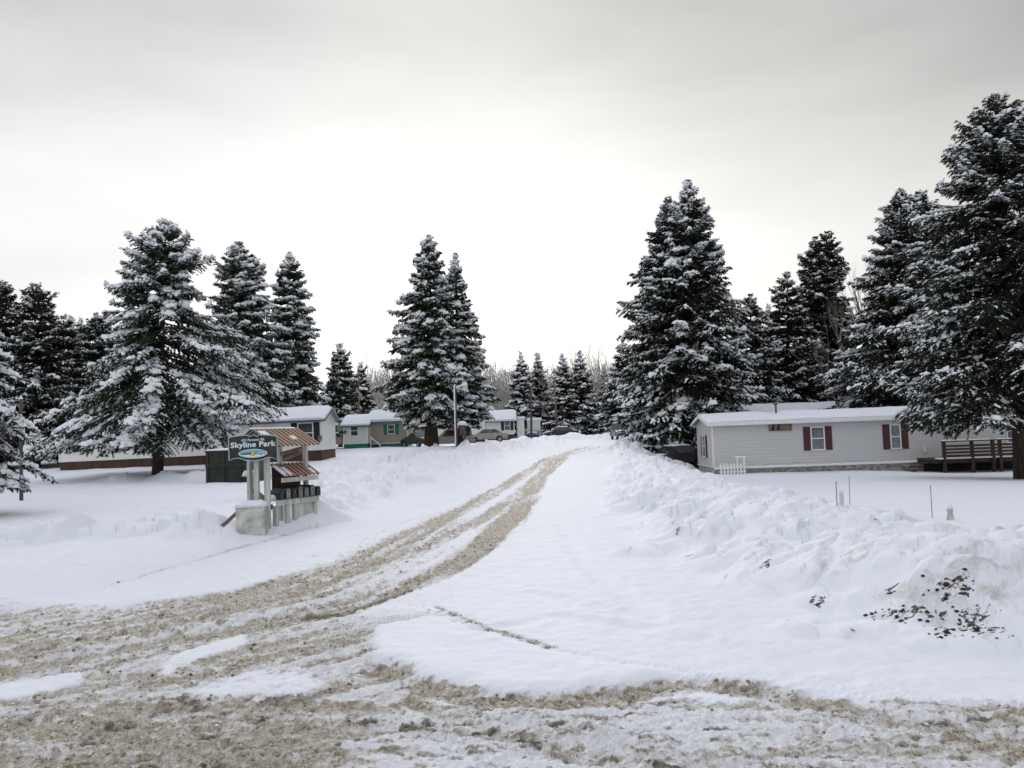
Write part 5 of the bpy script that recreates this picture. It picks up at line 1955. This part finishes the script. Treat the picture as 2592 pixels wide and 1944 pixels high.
def make_car(label, loc, rz, paintm, suv=False, snow=True, group=None, name='parked_car'):
    o = thing(name, label, 'car', loc, rz, group)
    top = 1.68 if suv else 1.45
    # side outline (x forward = -x is the nose)
    low = [(-2.25, .42), (-2.28, .62), (-2.15, .80), (-1.2, .95), (1.9, .98), (2.22, .92), (2.27, .55), (2.2, .36)]
    arch = []
    for cx in (1.38, -1.38):
        arch += [(cx + .40 * math.cos(a_), .34 + .40 * math.sin(a_)) for a_ in np.linspace(.05, math.pi - .05, 8)]
    body = low + arch
    wv = [(.80, .0), (.88, .06)]
    mb = MB()
    # body: three slabs make a rounded flank
    for (h_, inset) in ((.90, 0.0),):
        k = len(body)
        ys = [-.90, -.86, .86, .90]
        sc = [.965, 1, 1, .965]
        vs = []
        for y_, s_ in zip(ys, sc):
            vs += [(p[0] * s_, y_, .66 + (p[1] - .66) * s_) for p in body]
        fs = [tuple(range(k)), tuple(range(4 * k - 1, 3 * k - 1, -1))]
        for r_ in range(3):
            fs += [(r_ * k + i, r_ * k + (i + 1) % k, (r_ + 1) * k + (i + 1) % k, (r_ + 1) * k + i) for i in range(k)]
        mb.add(vs, fs)
    mb.build('body', paintm, o)
    # cabin, narrowing upward
    if suv:
        bot, tp = [(-1.05, .96), (2.15, .99)], [(-.35, top), (1.95, top)]
    else:
        bot, tp = [(-1.15, .95), (1.75, .98)], [(-.35, top), (.95, top)]
    def cab(s0, s1, yb, yt, zt0=0.0):
        b0, b1 = bot
        t0, t1 = tp
        vs = [(b0[0], -yb, b0[1]), (b1[0], -yb, b1[1]), (b1[0], yb, b1[1]), (b0[0], yb, b0[1]),
              (t0[0], -yt, t0[1]), (t1[0], -yt, t1[1]), (t1[0], yt, t1[1]), (t0[0], yt, t0[1])]
        return vs
    mb = MB()
    mb.add(cab(0, 0, .82, .62), [(3, 2, 1, 0), (4, 5, 6, 7), (0, 1, 5, 4), (1, 2, 6, 5), (2, 3, 7, 6), (3, 0, 4, 7)])
    mb.build('cabin', paintm, o)
    c = [Vector(q) for q in cab(0, 0, .82, .62)]

    def pane(a_, b_, c_, d_, u0, u1, v0, v1):
        g = MB()
        f = lambda u, w: a_.lerp(b_, u).lerp(d_.lerp(c_, u), w)
        nrm_ = (b_ - a_).cross(d_ - a_).normalized()
        ctr_ = (a_ + b_ + c_ + d_) / 4 - Vector((.3, 0, 1.1))
        if nrm_.dot(ctr_) < 0:
            nrm_ = -nrm_
        q = [f(u0, v0), f(u1, v0), f(u1, v1), f(u0, v1)]
        g.add([p - nrm_ * .01 for p in q] + [p + nrm_ * .008 for p in q], [(0, 1, 2, 3), (4, 7, 6, 5), (0, 4, 5, 1), (1, 5, 6, 2), (2, 6, 7, 3), (3, 7, 4, 0)])
        g.build('car_window', M_CGLASS, o)
    for (i0, i1, i2, i3) in ((0, 1, 5, 4), (3, 2, 6, 7)):
        pane(c[i0], c[i1], c[i2], c[i3], .10, .50, .12, .88)
        pane(c[i0], c[i1], c[i2], c[i3], .54, .93, .12, .88)
    pane(c[0], c[3], c[7], c[4], .06, .94, .1, .92)
    pane(c[1], c[2], c[6], c[5], .06, .94, .15, .9)
    for cx in (1.38, -1.38):
        for s_ in (-1, 1):
            Mx = Matrix.Translation((cx, s_ * .78, .32)) @ Matrix.Rotation(R(90), 4, 'X')
            mb = MB()
            mb.lathe([(.20, -.10), (.31, -.10), (.33, -.06), (.33, .06), (.31, .10), (.20, .10)], 18, Mx)
            wh = mb.build('wheel', M_TYRE, o)
            mb = MB()
            mb.lathe([(.06, -.112), (.19, -.106), (.19, .106), (.06, .112)], 14, Mx)
            mb.build('rim', M_RIM, wh)
    for s_ in (-1, 1):
        mb = MB()
        mb.box(2.19, 2.275, s_ * .68 - .17, s_ * .68 + .17, .68, .88, None, .02)
        mb.build('tail_lamp', M_TAIL, o)
        mb = MB()
        mb.box(-2.275, -2.17, s_ * .64 - .18, s_ * .64 + .18, .62, .76, None, .02)
        mb.build('headlight', M_HEAD, o)
        mb = MB()
        mb.box(-.95, -.8, s_ * .98 - .07, s_ * .98 + .07, .95, 1.07, None, .02)
        mb.build('mirror', paintm, o)
    if snow:
        patches = [snow_patch(tp[0][0] - .05, tp[1][0] + .05, -.60, .60, lambda X_, Y_: top + 0 * X_, .09, 21, 14)]
        patches.append(snow_patch(-2.1, -1.2, -.7, .7, lambda X_, Y_: .80 + (X_ + 2.15) * .158, .05, 22, 10))
        snow_obj('car_snow', patches, o)
    return o


def car_at(px, py, Y, rz, *a_, dz=0.0, **kw):
    q = P(px, py, Y)
    return make_car(a_[0], (q.x, Y, gz(q.x, Y) + dz), rz, *a_[1:], **kw)


PS, PD, PR_ = paint('silver_paint', (.30, .285, .26)), paint('dark_paint', (.028, .025, .026)), paint('dark_red_paint', (.085, .02, .02))
PB = paint('blue_paint', (.03, .07, .2))
car_at(1138, 1120, 79, R(4), 'silver car with a high roof parked behind the street lamp', PS, True, False, dz=-.12)
car_at(1232, 1112, 92, R(3), 'silver sedan parked in front of the small far home', PS, False, False, dz=-.05)
car_at(1060, 1114, 84, R(-55), 'dark car between the green trimmed home and the middle spruce trunk', PD, False, False, dz=-.1)
car_at(1418, 1104, 110, R(8), 'dark car with a snowy roof by the leaning light pole', PD, False, True)
car_at(1352, 1100, 121, R(80), 'blue snow topped car next to the small far home', PB, False, True)
car_at(1575, 1106, 88, R(94), 'dark vehicle with its back to the road end, left of the tallest right spruce', PD, True, True, dz=.1)
car_at(1705, 1126, 56, R(30), 'dark snow covered car under the tallest right spruce', PD, False, True, dz=-.1)

# newspaper box / hooped rack beside the lamp
q = P(1172, 1132, 60.5)
zq = gz(q.x, 60.5)
bx = thing('hooped_box', 'dark red box in a black hoop frame, snow capped, beside the street lamp', 'box', (q.x, 60.5, zq))
mb = MB()
mb.box(-.28, .22, -.2, .2, .35, 1.05, None, .03)
mb.build('box', PR_, bx)
mb = MB()
pts = [(-.3, -.24, .1)] + [(.28 * math.cos(a_) + .02, -.24, .62 + .5 * math.sin(a_)) for a_ in np.linspace(math.pi * .9, -math.pi * .45, 14)] + [(-.05, -.24, .05)]
mb.tube(pts, .04, 8)
mb.build('hoop', M_TYRE, bx, True)
V_, F_ = snow_patch(-.36, .32, -.3, .25, lambda X_, Y_: 1.06 + 0 * X_, .28, 31, 14)
link('snow_cap', mesh_np('snow_cap', V_, F_, M_SNOW, True), bx)
